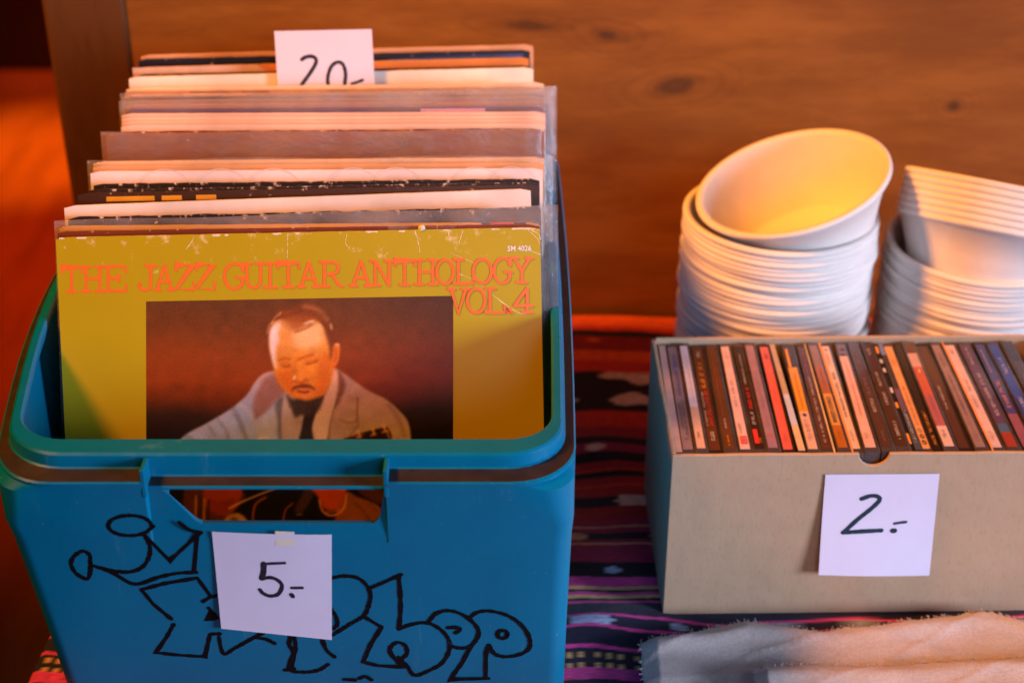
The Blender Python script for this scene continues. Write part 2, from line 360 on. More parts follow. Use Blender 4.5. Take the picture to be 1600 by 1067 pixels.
# stripes across the cloth: (photo row where it starts, base colour, pattern, pattern colour)
K = (0.010, 0.008, 0.012); RED = (0.60, 0.035, 0.014); ORG = (0.80, 0.11, 0.015); DR = (0.34, 0.018, 0.018); MAR = (0.34, 0.018, 0.07)
MAG = (0.62, 0.05, 0.27); TAN = (0.62, 0.36, 0.16); CRM = (0.70, 0.55, 0.42); BLU = (0.35, 0.42, 0.6); NAV = (0.012, 0.012, 0.035)
STR = [(400, DR, 0, 0), (492, ORG, 0, 0), (512, RED, 0, 0), (519, K, 0, 0), (528, DR, 'dash', ORG), (541, DR, 0, 0), (550, ORG, 0, 0), (566, RED, 0, 0), (583, K, 'ikat', CRM),
       (636, K, 0, 0), (642, RED, 0, 0), (668, DR, 0, 0), (686, K, 0, 0), (698, MAR, 'dash', CRM), (712, K, 0, 0), (726, DR, 0, 0), (735, RED, 0, 0), (738, K, 0, 0), (746, DR, 0, 0), (756, RED, 0, 0), (760, DR, 0, 0),
       (774, K, 'dash', CRM), (790, DR, 0, 0), (812, MAR, 0, 0), (822, TAN, 0, 0), (825, MAR, 0, 0), (834, K, 'dash', TAN), (846, MAR, 0, 0), (852, TAN, 0, 0), (855, MAR, 0, 0), (882, K, 'dash', BLU), (903, MAG, 0, 0), (917, TAN, 0, 0), (922, K, 0, 0),
       (926, MAG, 0, 0), (931, TAN, 0, 0), (937, K, 0, 0), (942, MAG, 0, 0), (946, NAV, 0, 0), (968, MAG, 0, 0), (972, NAV, 'dash', BLU), (986, MAG, 0, 0), (990, NAV, 0, 0), (1012, MAG, 0, 0), (1017, NAV, 0, 0), (1022, TAN, 'weave', K), (1030, NAV, 0, 0), (1037, TAN, 'weave', K),
       (1044, MAG, 0, 0), (1062, NAV, 0, 0), (1070, MAG, 0, 0), (1090, RED, 0, 0), (1110, K, 0, 0), (1125, ORG, 0, 0), (1150, DR, 0, 0)]
def cloth_z(x, y):
    g = np.exp(-((x - .065) / .05) ** 2)
    z = .0012 * np.sin(31 * x + 9 * y) + .0010 * np.sin(17 * y - 22 * x)
    z = z + g * (.007 * np.exp(-((y - .885 - .3 * (x - .06)) / .022) ** 2) + .004 * np.exp(-((y - .97) / .03) ** 2) + .006 * np.exp(-((y - 1.12 + .2 * x) / .03) ** 2))
    return z
def build_cloth():
    ys = np.concatenate([np.linspace(.30, .72, 30), np.arange(.7207, 1.334, .0008)])
    xs = np.concatenate([np.arange(TX0 - .002, .17, .004), np.linspace(.175, 1.29, 60)])
    X, Y = np.meshgrid(xs, ys); Z = cloth_z(X, Y)
    starts = np.array([at_z(800, s[0], 0).y for s in STR])      # decreasing
    rng = np.random.default_rng(3)
    wob = .0018 * np.sin(40 * X + 1.3) + .0011 * np.sin(95 * X + 14 * Y) + .0022 * np.sin(13 * X)
    Yq = Y + wob
    idx = np.clip(np.searchsorted(-starts, -Yq, side='right') - 1, 0, len(STR) - 1)
    base = np.array([s[1] for s in STR])[idx]
    for i, s in enumerate(STR):
        if not s[2]: continue
        mask = idx == i
        y0 = starts[i]; y1 = starts[min(i + 1, len(starts) - 1)]
        tt = (y0 - Yq) / (y0 - y1)
        if s[2] == 'dash':
            ph = rng.uniform(0, 6); k = (np.sin(X * 95 + ph) + .5 * np.sin(X * 41 + ph * 2)) > .45 + 1.6 * (tt - .5) ** 2
        elif s[2] == 'ikat':
            k = (np.sin(X * 70) * .8 + np.sin(tt * 9.4 + .5) * .9 + .5 * np.sin(X * 160 + tt * 6)) > .75
        else:
            k = np.sin(X * 900) > 0
        m2 = mask & k
        base[m2] = np.array(s[3])
    base = base * (1 + .18 * rng.standard_normal(base.shape[:2] + (1,))).clip(.5, 1.6)
    ny, nx = X.shape
    verts = np.stack([X, Y, Z], -1).reshape(-1, 3)
    f = [(j * nx + i, j * nx + i + 1, (j + 1) * nx + i + 1, (j + 1) * nx + i) for j in range(ny - 1) for i in range(nx - 1)]
    cols = base.reshape(-1, 3)
    # hanging left edge
    k = len(verts); ex = []; ec = []
    nd = 10
    for d in range(1, nd):
        for j in range(ny):
            ex.append((xs[0] - .006 * math.sin(min(d / 3, 1) * math.pi / 2) - .0015 * math.sin(ys[j] * 40), ys[j], -.002 - .02 * (d - 1) + Z[j, 0])); ec.append(base[j, 0])
    def vid(d, j): return j * nx if d == 0 else k + (d - 1) * ny + j
    for d in range(nd - 1):
        for j in range(ny - 1): f.append((vid(d, j), vid(d, j + 1), vid(d + 1, j + 1), vid(d + 1, j)))
    o = mesh_obj('tablecloth', list(map(tuple, verts)) + ex, f, M['weave'], smooth=True)
    set_colors(o, np.concatenate([cols, np.array(ec)]))
    o.modifiers.new('thick', 'SOLIDIFY').thickness = .0015
    o.modifiers['thick'].offset = -1
    o.location.z = .0005
    tag(o, 'woven tablecloth with red, black and magenta stripes spread over the table', 'tablecloth')
build_cloth()

# ------------------------------------------------------------------ teal crate
ZR = 0.2425; YF = 0.734; YB = 1.205; CX0, CX1 = -0.297, 0.037
RX0, RX1 = -0.2075, -0.0710          # handle recess in the front wall
XS = sorted(set([round(v, 5) for v in list(np.linspace(-.24, -.012, 25))] + [RX0, RX0 + .0012, RX1 - .0012, RX1]))
def outline(x0, x1, y0, y1, r):
    """ring of (x, y, tag) starting on the front edge; bulging side walls"""
    P = [(x, y0, 'f') for x in XS]
    def arc(cx, cy, a0):
        return [(cx + r * math.cos(R(a0 + k * 11.25)), cy + r * math.sin(R(a0 + k * 11.25)), 'c') for k in range(9)]
    P += arc(x1 - r, y0 + r, -90)
    P += [(x1, y0 + r + (y1 - y0 - 2 * r) * k / 12, 'r') for k in range(1, 12)]
    P += arc(x1 - r, y1 - r, 0)
    P += [(x1 - r - (x1 - x0 - 2 * r) * k / 10, y1, 'b') for k in range(1, 10)]
    P += arc(x0 + r, y1 - r, 90)
    P += [(x0, y1 - r - (y1 - y0 - 2 * r) * k / 12, 'l') for k in range(1, 12)]
    P += arc(x0 + r, y0 + r, 180)
    out = []
    for x, y, k in P:
        q = math.sin(math.pi * min(max((y - YF - .02) / (YB - YF - .04), 0), 1))
        if k == 'l' or (k == 'c' and x < -.2): x -= .022 * q
        if k == 'r' or (k == 'c' and x > -.05): x += .003 * q
        out.append((x, y, k))
    return out
def level(side, front, back, z, r, kind):
    return (CX0 + side + max(0, ZR - .012 - z) * .085, CX1 - side * (.55 if z < ZR - .014 else 1), YF + front, YB - back, z, max(r, .004), kind)
LV = [level(.012, .012, .012, .012, .02, 'in'), level(.006, .006, .006, .20, .026, 'in'), level(.006, .006, .006, ZR - .016, .026, 'inl'), level(.0125, .029, .016, ZR - .0115, .026, 'inl'),
      level(.0145, .0315, .018, ZR - .004, .026, ''), level(.0143, .0310, .018, ZR - .001, .026, ''), level(.0132, .0298, .017, ZR, .027, ''),
      level(.0092, .0165, .012, ZR, .031, ''), level(.0078, .0148, .0105, ZR - .0012, .033, ''), level(.0070, .0142, .010, ZR - .0035, .034, ''),
      level(.0068, .0140, .010, ZR - .0082, .034, 'fb'), level(.0062, .0130, .0095, ZR - .0090, .034, 'fb'),
      level(.0012, .0012, .0012, ZR - .0096, .036, 'lo'), level(.0002, .0002, .0002, ZR - .0105, .036, 'lo'), level(.0004, .0004, .0004, ZR - .0125, .036, 'lo'),
      level(.0016, .0008, .0016, ZR - .016, .020, 'w1'), level(.0022, .0012, .0022, ZR - .040, .011, 'w2'), level(.004, .0016, .004, .19, .011, 'w'),
      level(.007, .002, .007, .13, .011, 'w'), level(.009, .0022, .009, .072, .011, 'w'), level(.010, .0035, .010, .069, .011, 'w'),
      level(.016, .012, .016, .066, .018, 'w'), level(.020, .016, .020, .010, .026, 'w'), level(.023, .019, .023, .0065, .024, 'w')]
verts = []; faces = []
for (x0, x1, y0, y1, z, r, k) in LV:
    for (x, y, tg) in outline(x0, x1, y0, y1, r):
        zz, yy = z, y
        if tg == 'f' and RX0 < x < RX1:
            if k in ('fb', 'lo', 'inl'): zz -= .0052
            if k in ('lo',): yy += .0035
            if k == 'w1': yy += .0042; zz -= .005
            if k == 'w2': yy += .0016
        verts.append((x, yy, zz))
N = len(verts) // len(LV)
for l in range(len(LV) - 1):
    for i in range(N):
        a = l * N + i; b2 = l * N + (i + 1) % N
        faces.append((a, a + N, b2 + N, b2))
faces.append(tuple(range(N))); faces.append(tuple(reversed(range((len(LV) - 1) * N, len(LV) * N))))
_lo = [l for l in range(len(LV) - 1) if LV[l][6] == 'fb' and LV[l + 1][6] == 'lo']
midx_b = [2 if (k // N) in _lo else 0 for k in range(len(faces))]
body = mesh_obj('body', verts, faces, [M['teal'], M['marker'], M['ledge_shade']], midx=midx_b)
bm = bmesh.new(); bm.from_mesh(body.data); bmesh.ops.recalc_face_normals(bm, faces=bm.faces[:]); bm.to_mesh(body.data); bm.free()
# the grip hole through the front wall
hp = [(-.1985, .2258), (-.0722, .2258), (-.0757, .2062), (-.0790, .2025), (-.1775, .2025), (-.1815, .2048)]
cut = mesh_obj('hole', [(x, YF - .03, z) for x, z in hp] + [(x, YF + .028, z) for x, z in hp],
               [tuple(range(6)), tuple(reversed(range(6, 12)))] + [(i, i + 6, (i + 1) % 6 + 6, (i + 1) % 6) for i in range(6)], M['teal'])
bm = bmesh.new(); bm.from_mesh(cut.data); bmesh.ops.recalc_face_normals(bm, faces=bm.faces[:]); bm.to_mesh(cut.data); bm.free()
md = body.modifiers.new('grip', 'BOOLEAN'); md.object = cut; md.operation = 'DIFFERENCE'; md.solver = 'EXACT'
bpy.context.view_layer.update()
dg = bpy.context.evaluated_depsgraph_get()
me2 = bpy.data.meshes.new_from_object(body.evaluated_get(dg)); me2.name = 'body'
body.modifiers.clear(); body.data = me2; bpy.data.objects.remove(cut)
# marker drawing, drawn on the wall in the same mesh
def z5(p): return (p[0] / 2.498, 640 + p[1] / 2.498)
def z6(p): return (450 + p[0] / 2.498, 640 + p[1] / 2.498)
DRAW = []                           # (points in the photograph, smooth?, closed?)
ell = [(507 + 84 * math.cos(a) + (8 if abs(a) < .3 else 0), 462 + 40 * math.sin(a)) for a in np.linspace(.05, 2 * math.pi + .1, 20)]
for pts, sm in [(ell, 1), ([(352, 612), (350, 580), (325, 563), (292, 580), (277, 612), (295, 648), (335, 672), (350, 655), (354, 612)], 1),
    ([(370, 622), (430, 638), (500, 645), (552, 628), (580, 590), (585, 545), (565, 500)], 1), ([(562, 498), (662, 600), (785, 488)], 0),
    ([(700, 450), (738, 478), (785, 490)], 1), ([(770, 492), (757, 642)], 0), ([(370, 622), (440, 648), (525, 692), (620, 665), (690, 650), (766, 646)], 1),
    ([(552, 714), (640, 690), (770, 668), (824, 742)], 0), ([(552, 714), (600, 772), (668, 828)], 0), ([(678, 850), (650, 900), (608, 960), (700, 970), (800, 976), (820, 888), (858, 886)], 0),
    ([(855, 900), (862, 940), (877, 966), (912, 945)], 1), ([(922, 940), (975, 910), (1035, 878), (1075, 860)], 0), ([(815, 786), (850, 826), (808, 830), (822, 800), (832, 824)], 0), ([(792, 760), (822, 742)], 0), ([(835, 740), (852, 736)], 0),
    ([(1002, 902), (1040, 908), (1072, 924)], 1), ([(1145, 880), (1128, 925), (1146, 960), (1140, 1020)], 1), ([(1112, 1028), (1148, 1022)], 0)]:
    DRAW.append(([z5(p) for p in pts], sm))
for pts, sm in [([(150, 668), (180, 666), (215, 660), (265, 665), (302, 690), (322, 730), (315, 775), (296, 815), (240, 850), (175, 890)], 1), ([(170, 790), (188, 820), (192, 850), (176, 866)], 1),
    ([(5, 890), (25, 905), (28, 950), (5, 1022), (60, 1036), (120, 1028), (156, 1006)], 1), ([(128, 890), (150, 948), (182, 976)], 1),
    ([(325, 705), (380, 682), (442, 654)], 0), ([(432, 658), (438, 720), (440, 790), (434, 868)], 1), ([(434, 868), (480, 850), (540, 843), (592, 866), (626, 906), (630, 950), (602, 1000), (550, 1030), (495, 1048), (465, 1012), (432, 978)], 1),
    ([(448, 1014), (412, 978), (398, 945), (425, 920), (458, 932), (464, 965), (436, 988)], 1), ([(296, 818), (366, 860)], 0), ([(366, 860), (322, 930), (294, 996)], 0), ([(294, 996), (350, 1010), (450, 1016)], 0),
    ([(552, 835), (580, 806), (630, 795), (690, 815), (735, 855), (744, 890), (718, 930), (680, 942), (640, 935)], 1), ([(626, 862), (664, 861), (669, 872), (655, 882)], 1),
    ([(705, 826), (740, 802), (790, 797), (860, 815), (915, 855), (944, 905), (940, 945), (900, 968), (845, 975), (805, 962), (785, 930)], 1), ([(785, 930), (774, 965), (772, 1060)], 1),
    ([(838 + 19 * math.cos(a), 888 + 16 * math.sin(a)) for a in np.linspace(0, 6.4, 14)], 1), ([(716, 932), (680, 1000), (634, 1063), (782, 1060)], 0),
    ([(222, 1064), (262, 1066)], 0), ([(280, 1060), (302, 1052), (326, 1065)], 1)]:
    DRAW.append(([z6(p) for p in pts], sm))
bm = bmesh.new(); bm.from_mesh(body.data)
for n, (pts, sm) in enumerate(DRAW):
    yv = YF + .0006
    q = [at_y(p[0], p[1], yv) for p in pts]; q = [(p.x, p.z) for p in q]
    q = catmull([Vector(p) for p in q], 7) if sm else [Vector(p) for p in q]
    if not sm:                       # resample straight strokes
        qq = []
        for i in range(len(q) - 1):
            for k in range(5): qq.append(q[i].lerp(q[i + 1], k / 5))
        q = qq + [q[-1]]
    v2, f2 = ribbon(q, .0027, wob=.20)
    def wall_y(z):
        zs = [.069, .072, .13, .19, ZR - .04, ZR - .016]; fr = [.0035, .0022, .002, .0016, .0012, .0008]
        return YF + float(np.interp(z, zs, fr))
    bv = [bm.verts.new((p.x, wall_y(p.y) - .0001 - .00001 * n, p.y)) for p in v2]
    for fc in f2:
        try:
            ff = bm.faces.new([bv[i] for i in fc]); ff.material_index = 1
        except ValueError: pass
bm.to_mesh(body.data); bm.free()
crate = empty('storage_crate', loc=(-.127, .97, .0065)); tag(crate, 'teal plastic storage crate full of records with a marker crown and lettering on its front', 'crate')
body.parent = crate; body.location = (.127, -.97, -.0065 + .0015)
body.data.polygons.foreach_set('use_smooth', [True] * len(body.data.polygons)); body.data.set_sharp_from_angle(angle=R(28))
# small stiffening ribs at the ends of the grip recess and along the right edge
for x in (RX0, RX1):
    b = MB(); b.box((x - .0014, YF + .0004, ZR - .020), (x + .0014, YF + .0137, ZR - .0016))
    bevel(b.build('rib', [M['teal']], crate, loc=(.127, -.97, -.005)), .0006)
# ------------------------------------------------------------------ records
GR = 'records standing in the teal crate'
def rec_frame(pl, pr, y_mid, lean=None):
    """matrix of a record: local x along its width, z up its face, -y its front; origin at its bottom centre"""
    z = np.interp(y_mid, [79, 363], [.309, .2946])
    A = at_z(*pl, z); B = at_z(*pr, z)
    a = R(np.interp(y_mid, [79, 363], [14, 25])) if lean is None else lean
    U = (B - A).normalized(); Nf = Vector((U.y, -U.x, 0)); up = Vector((0, 0, 1)) * math.cos(a) - Nf * math.sin(a); nb = -(Nf * math.cos(a) + Vector((0, 0, 1)) * math.sin(a))
    top = (A + B) / 2; wdt = (B - A).length
    org = top - up * .314
    mt = Matrix(((U.x, nb.x, up.x, org.x), (U.y, nb.y, up.y, org.y), (U.z, nb.z, up.z, org.z), (0, 0, 0, 1)))
    return mt, wdt
def slab(wd, ht, th, jag=0.0, bow=0.0, nx=48, z0=0.0, front_y=0.0):
    """thin card slab, top edge slightly ragged; material 0 faces, 1 edges"""
    b = MB(); top_f = []; top_b = []
    v = []
    for j, zz in enumerate((z0, z0 + ht * .5, z0 + ht * .93, None)):
        for i in range(nx + 1):
            x = -wd / 2 + wd * i / nx
            e = min(i, nx - i) / nx
            rc = .0014 * max(0, 1 - e * 90) ** 2
            z = z0 + ht - rc + (random.uniform(-jag, jag * .3) if jag else 0) if zz is None else zz
            y = bow * math.sin(math.pi * i / nx) * (z - z0) / ht
            v.append((x, front_y + y, z)); v.append((x, front_y + y + th, z))
    st = 2 * (nx + 1); f = []; m = []
    for j in range(3):
        for i in range(nx):
            a = j * st + 2 * i; c = a + st
            f.append((a, a + 2, c + 2, c)); m.append(0); f.append((a + 1, c + 1, c + 3, a + 3)); m.append(0)
        a = j * st; c = a + st; f.append((a, c, c + 1, a + 1)); m.append(1)
        a = j * st + 2 * nx; c = a + st; f.append((a, a + 1, c + 1, c)); m.append(1)
    for i in range(nx):
        a = 3 * st + 2 * i; f.append((a, a + 2, a + 3, a + 1)); m.append(1)
        a = 2 * i; f.append((a, a + 1, a + 3, a + 2)); m.append(1)
    b.v = v; b.f = f; b.m = m
    return b
def film_sheet(x0, x1, z0, z1, zr1, y, wave=.0012, nx=40, nz=10, back=.004):
    """open clear sleeve: a front and a back film joined at the sides"""
    v = []; f = []
    ph = random.uniform(0, 6)
    for s in (0, 1):
        for j in range(nz + 1):
            for i in range(nx + 1):
                x = x0 + (x1 - x0) * i / nx; z = z0 + (z1 + (zr1 - z1) * i / nx - z0) * j / nz
                a = j / nz
                yy = y + s * back + wave * a * abs(math.sin(i / nx * 6 + ph + s) + .6 * math.sin(i / nx * 15 + 2 * ph - s)) * (.7 if s else -.7)
                if i in (0, nx): yy = y + back / 2
                v.append((x + (random.uniform(-.0004, .0004)), yy, z + .0006 * math.sin(i / nx * 14 + ph) * a))
        k = s * (nx + 1) * (nz + 1)
        for j in range(nz):
            for i in range(nx):
                a = k + j * (nx + 1) + i; f.append((a, a + 1, a + nx + 2, a + nx + 1))
    return v, f

# (left top corner, right top corner, colour, edge colour, thickness, wear, ragged, sleeve (left px, right px, above m) or None, label)
def C(*c): return lin(c)
RECS = [
 ((90, 361), (842, 350), C(110, 50, 24), None, .003, .5, .0002, None, 'dark reddish brown record right behind the yellow jazz cover'),
 ((93, 353), (842, 347), C(200, 140, 20), None, .003, .2, .0002, (84, 872, .003, .0105), 'thin yellow record in a greyish clear sleeve sticking out on the right, near the front'),
 ((106, 339), (845, 323), C(38, 22, 16), (.10, .06, .04), .003, .9, .0009, None, 'black record with a chipped worn top edge just in front of the thick white record'),
 ((100, 322), (829, 295), C(236, 218, 205), (.85, .80, .74), .007, .1, .0001, None, 'thick plain cream white record tilting up to the right, near the front'),
 ((121, 302), (842, 288), C(60, 32, 16), (.06, .035, .02), .003, .5, .0003, None, 'dark brown record with a row of yellow dashes along its top'),
 ((131, 296), (842, 284), C(45, 30, 18), (.10, .06, .03), .003, .9, .0006, None, 'black record with speckled edge right behind the yellow dashed record'),
 ((146, 287), (843, 279), C(35, 22, 14), (.55, .38, .22), .003, .8, .0005, None, 'black record with a tan worn top edge in front of the white record with rings'),
 ((141, 268), (848, 263), C(235, 222, 222), (.85, .80, .78), .003, .1, .0001, None, 'white record with faint rings along its top, in the middle of the crate'),
 ((146, 253), (850, 246), C(225, 190, 150), (.80, .62, .44), .005, .1, .0001, (135, 864, .001), 'cream record in a clear sleeve right behind the white record with rings'),
 ((145, 259), (850, 254), C(205, 160, 118), (.62, .44, .28), .0025, .3, .0003, None, 'tan record squeezed between the white record with rings and the cream sleeved one'),
 ((160, 209), (850, 203), C(138, 84, 60), (.6, .4, .3), .003, .2, .0001, (157, 853, .0006), 'mauve brown record in a wrinkled cloudy sleeve, widest strip of the middle rows'),
 ((178, 206), (847, 201), C(66, 22, 14), (.25, .06, .03), .003, .8, .0006, None, 'dark red and black record with a chipped edge behind the wrinkled cloudy sleeve'),
 ((189, 196), (852, 193), C(228, 196, 176), (.78, .66, .56), .0025, .1, .0001, None, 'peach white record, frontmost of the four pale ones in the middle'),
 ((190, 190), (852, 187), C(224, 186, 168), (.8, .68, .6), .0025, .1, .0001, None, 'peach white record, second from the front of the four pale ones'),
 ((190, 184), (852, 181), C(230, 196, 180), (.8, .68, .6), .0025, .1, .0001, None, 'peach white record, third from the front of the four pale ones'),
 ((190, 178), (852, 175), C(226, 190, 176), (.82, .7, .62), .0025, .1, .0001, None, 'peach white record, rearmost of the four pale ones in the middle'),
 ((196, 170), (848, 166), C(100, 78, 110), (.45, .35, .4), .003, .2, .0001, (186, 870, .005, .015), 'violet grey record with a pink sticker in a tall clear sleeve'),
 ((200, 158), (850, 152), C(150, 108, 96), (.5, .36, .3), .003, .2, .0001, (190, 866, .003, .008), 'dusky pink record in a clear sleeve, two in front of the tan smudged record'),
 ((196, 164), (849, 159), C(178, 128, 112), (.7, .5, .42), .0025, .2, .0002, None, 'thin dull pink record between the two clear sleeves near the pink sticker'),
 ((194, 152), (850, 146), C(92, 60, 56), (.35, .22, .2), .0025, .3, .0003, (188, 862, .002, .004), 'dark plum record in a clear sleeve two behind the pink sticker one'),
 ((194, 148), (852, 141), C(220, 180, 160), (.8, .66, .56), .002, .2, .0003, None, 'pale rose record right in front of the tan smudged one'),
 ((195, 143), (848, 136), C(190, 142, 96), (.68, .48, .3), .003, .4, .0003, None, 'tan record with brown smudges on its top, second in front of the 20 price tag'),
 ((197, 138), (850, 129), C(232, 208, 180), (.82, .68, .52), .002, .3, .0004, None, 'cream record edge that cuts off the bottom of the 20 price tag'),
 ((201, 121), (833, 106), C(246, 230, 214), (.88, .80, .72), .006, .05, .0001, None, 'bright white record right behind the 20 price tag'),
 ((211, 117), (828, 102), C(30, 22, 18), (.08, .05, .04), .0025, .5, .0003, None, 'thin black record behind the bright white record at the back'),
 ((213, 106), (826, 90), C(216, 132, 50), (.7, .42, .2), .0025, .3, .0002, None, 'orange record near the back of the crate'),
 ((216, 93), (828, 78), C(26, 24, 34), (.06, .05, .06), .003, .5, .0003, None, 'black and dark blue record second from the back of the crate'),
 ((220, 87), (833, 70), C(214, 160, 120), (.75, .52, .36), .003, .3, .0002, None, 'peach coloured record at the very back of the crate'),
]
recs = []
for n, (pl, pr, c, ec, th, worn, jag, sleeve, label) in enumerate(RECS):
    ym = (pl[1] + pr[1]) / 2
    mt, wd = rec_frame(pl, pr, ym)
    fm = jacket_mat('jacket_card', c, worn)
    em = M['edge_paper'] if ec is None else mat('card_edge', ec, .8, .35, 130)
    b = slab(wd, .314, th, jag, random.uniform(-.0008, .0008))
    if n == 4:                                  # yellow dashes
        px = [(168, 242), (253, 284), (306, 337), (350, 382), (403, 433), (444, 476), (500, 530)]
        for i, (a0, a1) in enumerate(px):
            xa, xb = [(-.157 + .314 * (q - 121) / 721.) for q in (a0, a1)]
            b.add([(xa, -.0003, .3112), (xb, -.0003, .3112), (xb, -.0003, .3080), (xa, -.0003, .3080)], [(3, 2, 1, 0)], 2)
    if n == 7:                                  # rings
        for cx in (-.105, -.066, -.03, .025, .055, .11, .135):
            v2, f2 = ribbon([Vector((cx + .019 * math.cos(t), .300 + .015 * math.sin(t))) for t in np.linspace(.2, 2.94, 18)], .0004)
            b.add([(p.x, -.0003, p.y) for p in v2], f2, 2)
    if n == 1:
        for (x0, x1, k) in ((.118, .148, 2), (.1245, .140, 3)):
            v = [(x0 + (x1 - x0) * i / 12, -.0003 - (.0001 if k == 3 else 0), .3138) for i in range(13)] + [(x0 + (x1 - x0) * i / 12, -.0003 - (.0001 if k == 3 else 0), .3138 - .005 * math.sin(math.pi * i / 12) ** .6 - .0003) for i in range(13)]
            b.add(v, [(i, i + 1, i + 14, i + 13) for i in range(12)], k)
    if n == 16:
        b.add([(.064, -.0003, .3125), (.112, -.0003, .3125), (.112, -.0003, .2975), (.064, -.0003, .2975)], [(3, 2, 1, 0)], 2)
    if n == 21:
        for (x0, x1) in ((-.11, -.08), (-.07, -.05), (-.005, .01), (.06, .10), (.11, .14)):
            b.add([(x0, -.0003, .3132), (x1, -.0003, .3132), (x1, -.0003, .309), (x0, -.0003, .309)], [(3, 2, 1, 0)], 2)
    if n == 25:
        b.add([(-.157, -.0003, .3138), (-.06, -.0003, .3138), (-.05, -.0003, .305), (-.157, -.0003, .305)], [(3, 2, 1, 0)], 2)
        b.add([(-.052, -.0003, .3138), (-.0, -.0003, .3138), (-.0, -.0003, .305), (-.042, -.0003, .305)], [(3, 2, 1, 0)], 3)
    if n == 26:
        b.add([(.045, -.0003, .3095), (.15, -.0003, .311), (.15, -.0003, .305), (.02, -.0003, .305)], [(3, 2, 1, 0)], 2)
        b.add([(-.04, -.0003, .3128), (-.035, -.0003, .3128), (-.035, -.0003, .309), (-.04, -.0003, .309)], [(3, 2, 1, 0)], 3)
    extra = {4: [mat('yellow_print', C(210, 150, 30), .5)], 7: [mat('faint_grey_print', (.76, .69, .67), .5)], 1: [M['vinyl'], mat('red_print', (.6, .03, .04), .4)],
             16: [mat('pink_sticker', (.75, .42, .6), .5)], 21: [mat('brown_smudge', (.28, .15, .08), .7)], 25: [mat('peach_print', (.7, .45, .32), .5), mat('bright_orange_print', (.85, .32, .02), .5)],
             26: [mat('blue_print', (.05, .08, .25), .5), mat('pink_mark', (.6, .4, .3), .5)]}.get(n, [])
    if sleeve:
        root = empty('record_album', mt)
        j = b.build('jacket', [fm, em] + extra, root)
        k = wd / (pr[0] - pl[0]); cx = (pl[0] + pr[0]) / 2
        v, f = film_sheet((sleeve[0] - cx) * k, (sleeve[1] - cx) * k, .004, .314 + sleeve[2], .314 + sleeve[-1], -.0012, wave=.0016 if n != 10 else .003, back=th + .0024)
        mesh_obj('plastic_sleeve', v, f, M['film_brown'] if n == 10 else M['film'], root, smooth=True)
    else:
        root = b.build('record_album', [fm, em] + extra); root.matrix_world = mt
    tag(root, label, 'record', GR)

# the front record: card, photo, lettering, catalogue number
mt, wd = rec_frame((87, 371), (844, 355), 363)
front = empty('record_album', mt)
tag(front, 'worn yellow jazz guitar record cover with a photo of a guitarist, frontmost in the crate', 'record', GR)
b = slab(wd, .314, .0032, .0002, 0)
def cxz(px, py):                    # a point of the photograph on the cover card, in its own x and z
    u = (px - 87 - (py - 371) * .045) * 314 / (757 - (py - 363) * .025) ; ytop = 371 - (px - 87) * 16 / 757
    v = (py - ytop) * 314 / 757 * 1.005
    return Vector((u / 1000 - .157, .314 - v / 1000))
for i, (pts, wdt) in enumerate([([(715, 428), (742, 440), (768, 462), (800, 485), (818, 492)], 1.3), ([(700, 395), (740, 412)], .6), ([(645, 361), (650, 378), (653, 394)], 1.2), ([(697, 360), (699, 374)], 1.0), ([(720, 360), (714, 380)], .9),
        ([(539, 366), (537, 380), (543, 388)], 1.0), ([(447, 366), (447, 385), (446, 405)], .9), ([(302, 370), (297, 380), (290, 389)], 1.3), ([(828, 360), (838, 366), (842, 374)], 1.4), ([(822, 360), (836, 372), (841, 382)], .8), ([(826, 392), (842, 398)], 1.0), ([(640, 362), (654, 375)], .6), ([(144, 372), (147, 380)], .5)]):
    q = [cxz(*p) for p in pts]; q = catmull(q, 5)
    v2, f2 = ribbon(q, wdt * .00034, wob=.8); b.add([(p.x, -.00005 - .000003 * i, p.y) for p in v2], f2, 2)
for (x0, x1) in ((92, 104), (118, 136), (326, 352), (424, 436), (455, 462), (566, 584), (617, 626), (690, 696), (765, 776), (795, 842)):  # paper showing on the rubbed top edge
    for q in range(3):
        a, c2 = sorted((random.uniform(x0, x1), random.uniform(x0, x1))); yy = 371 - (x0 - 87) * 16 / 757
        p = cxz(a, yy + 1.6); r2 = cxz(c2 + 2, yy + 1.6)
        v2, f2 = ribbon([p, p.lerp(r2, .5) + Vector((0, random.uniform(-.0003, .0003))), r2], random.uniform(.0006, .0014), wob=.4); b.add([(s.x, -.00009 - .000003 * q, min(s.y, .3138)) for s in v2], f2, 2)
b.build('jacket', [M['cover'], M['edge_paper'], M['crease']], front)
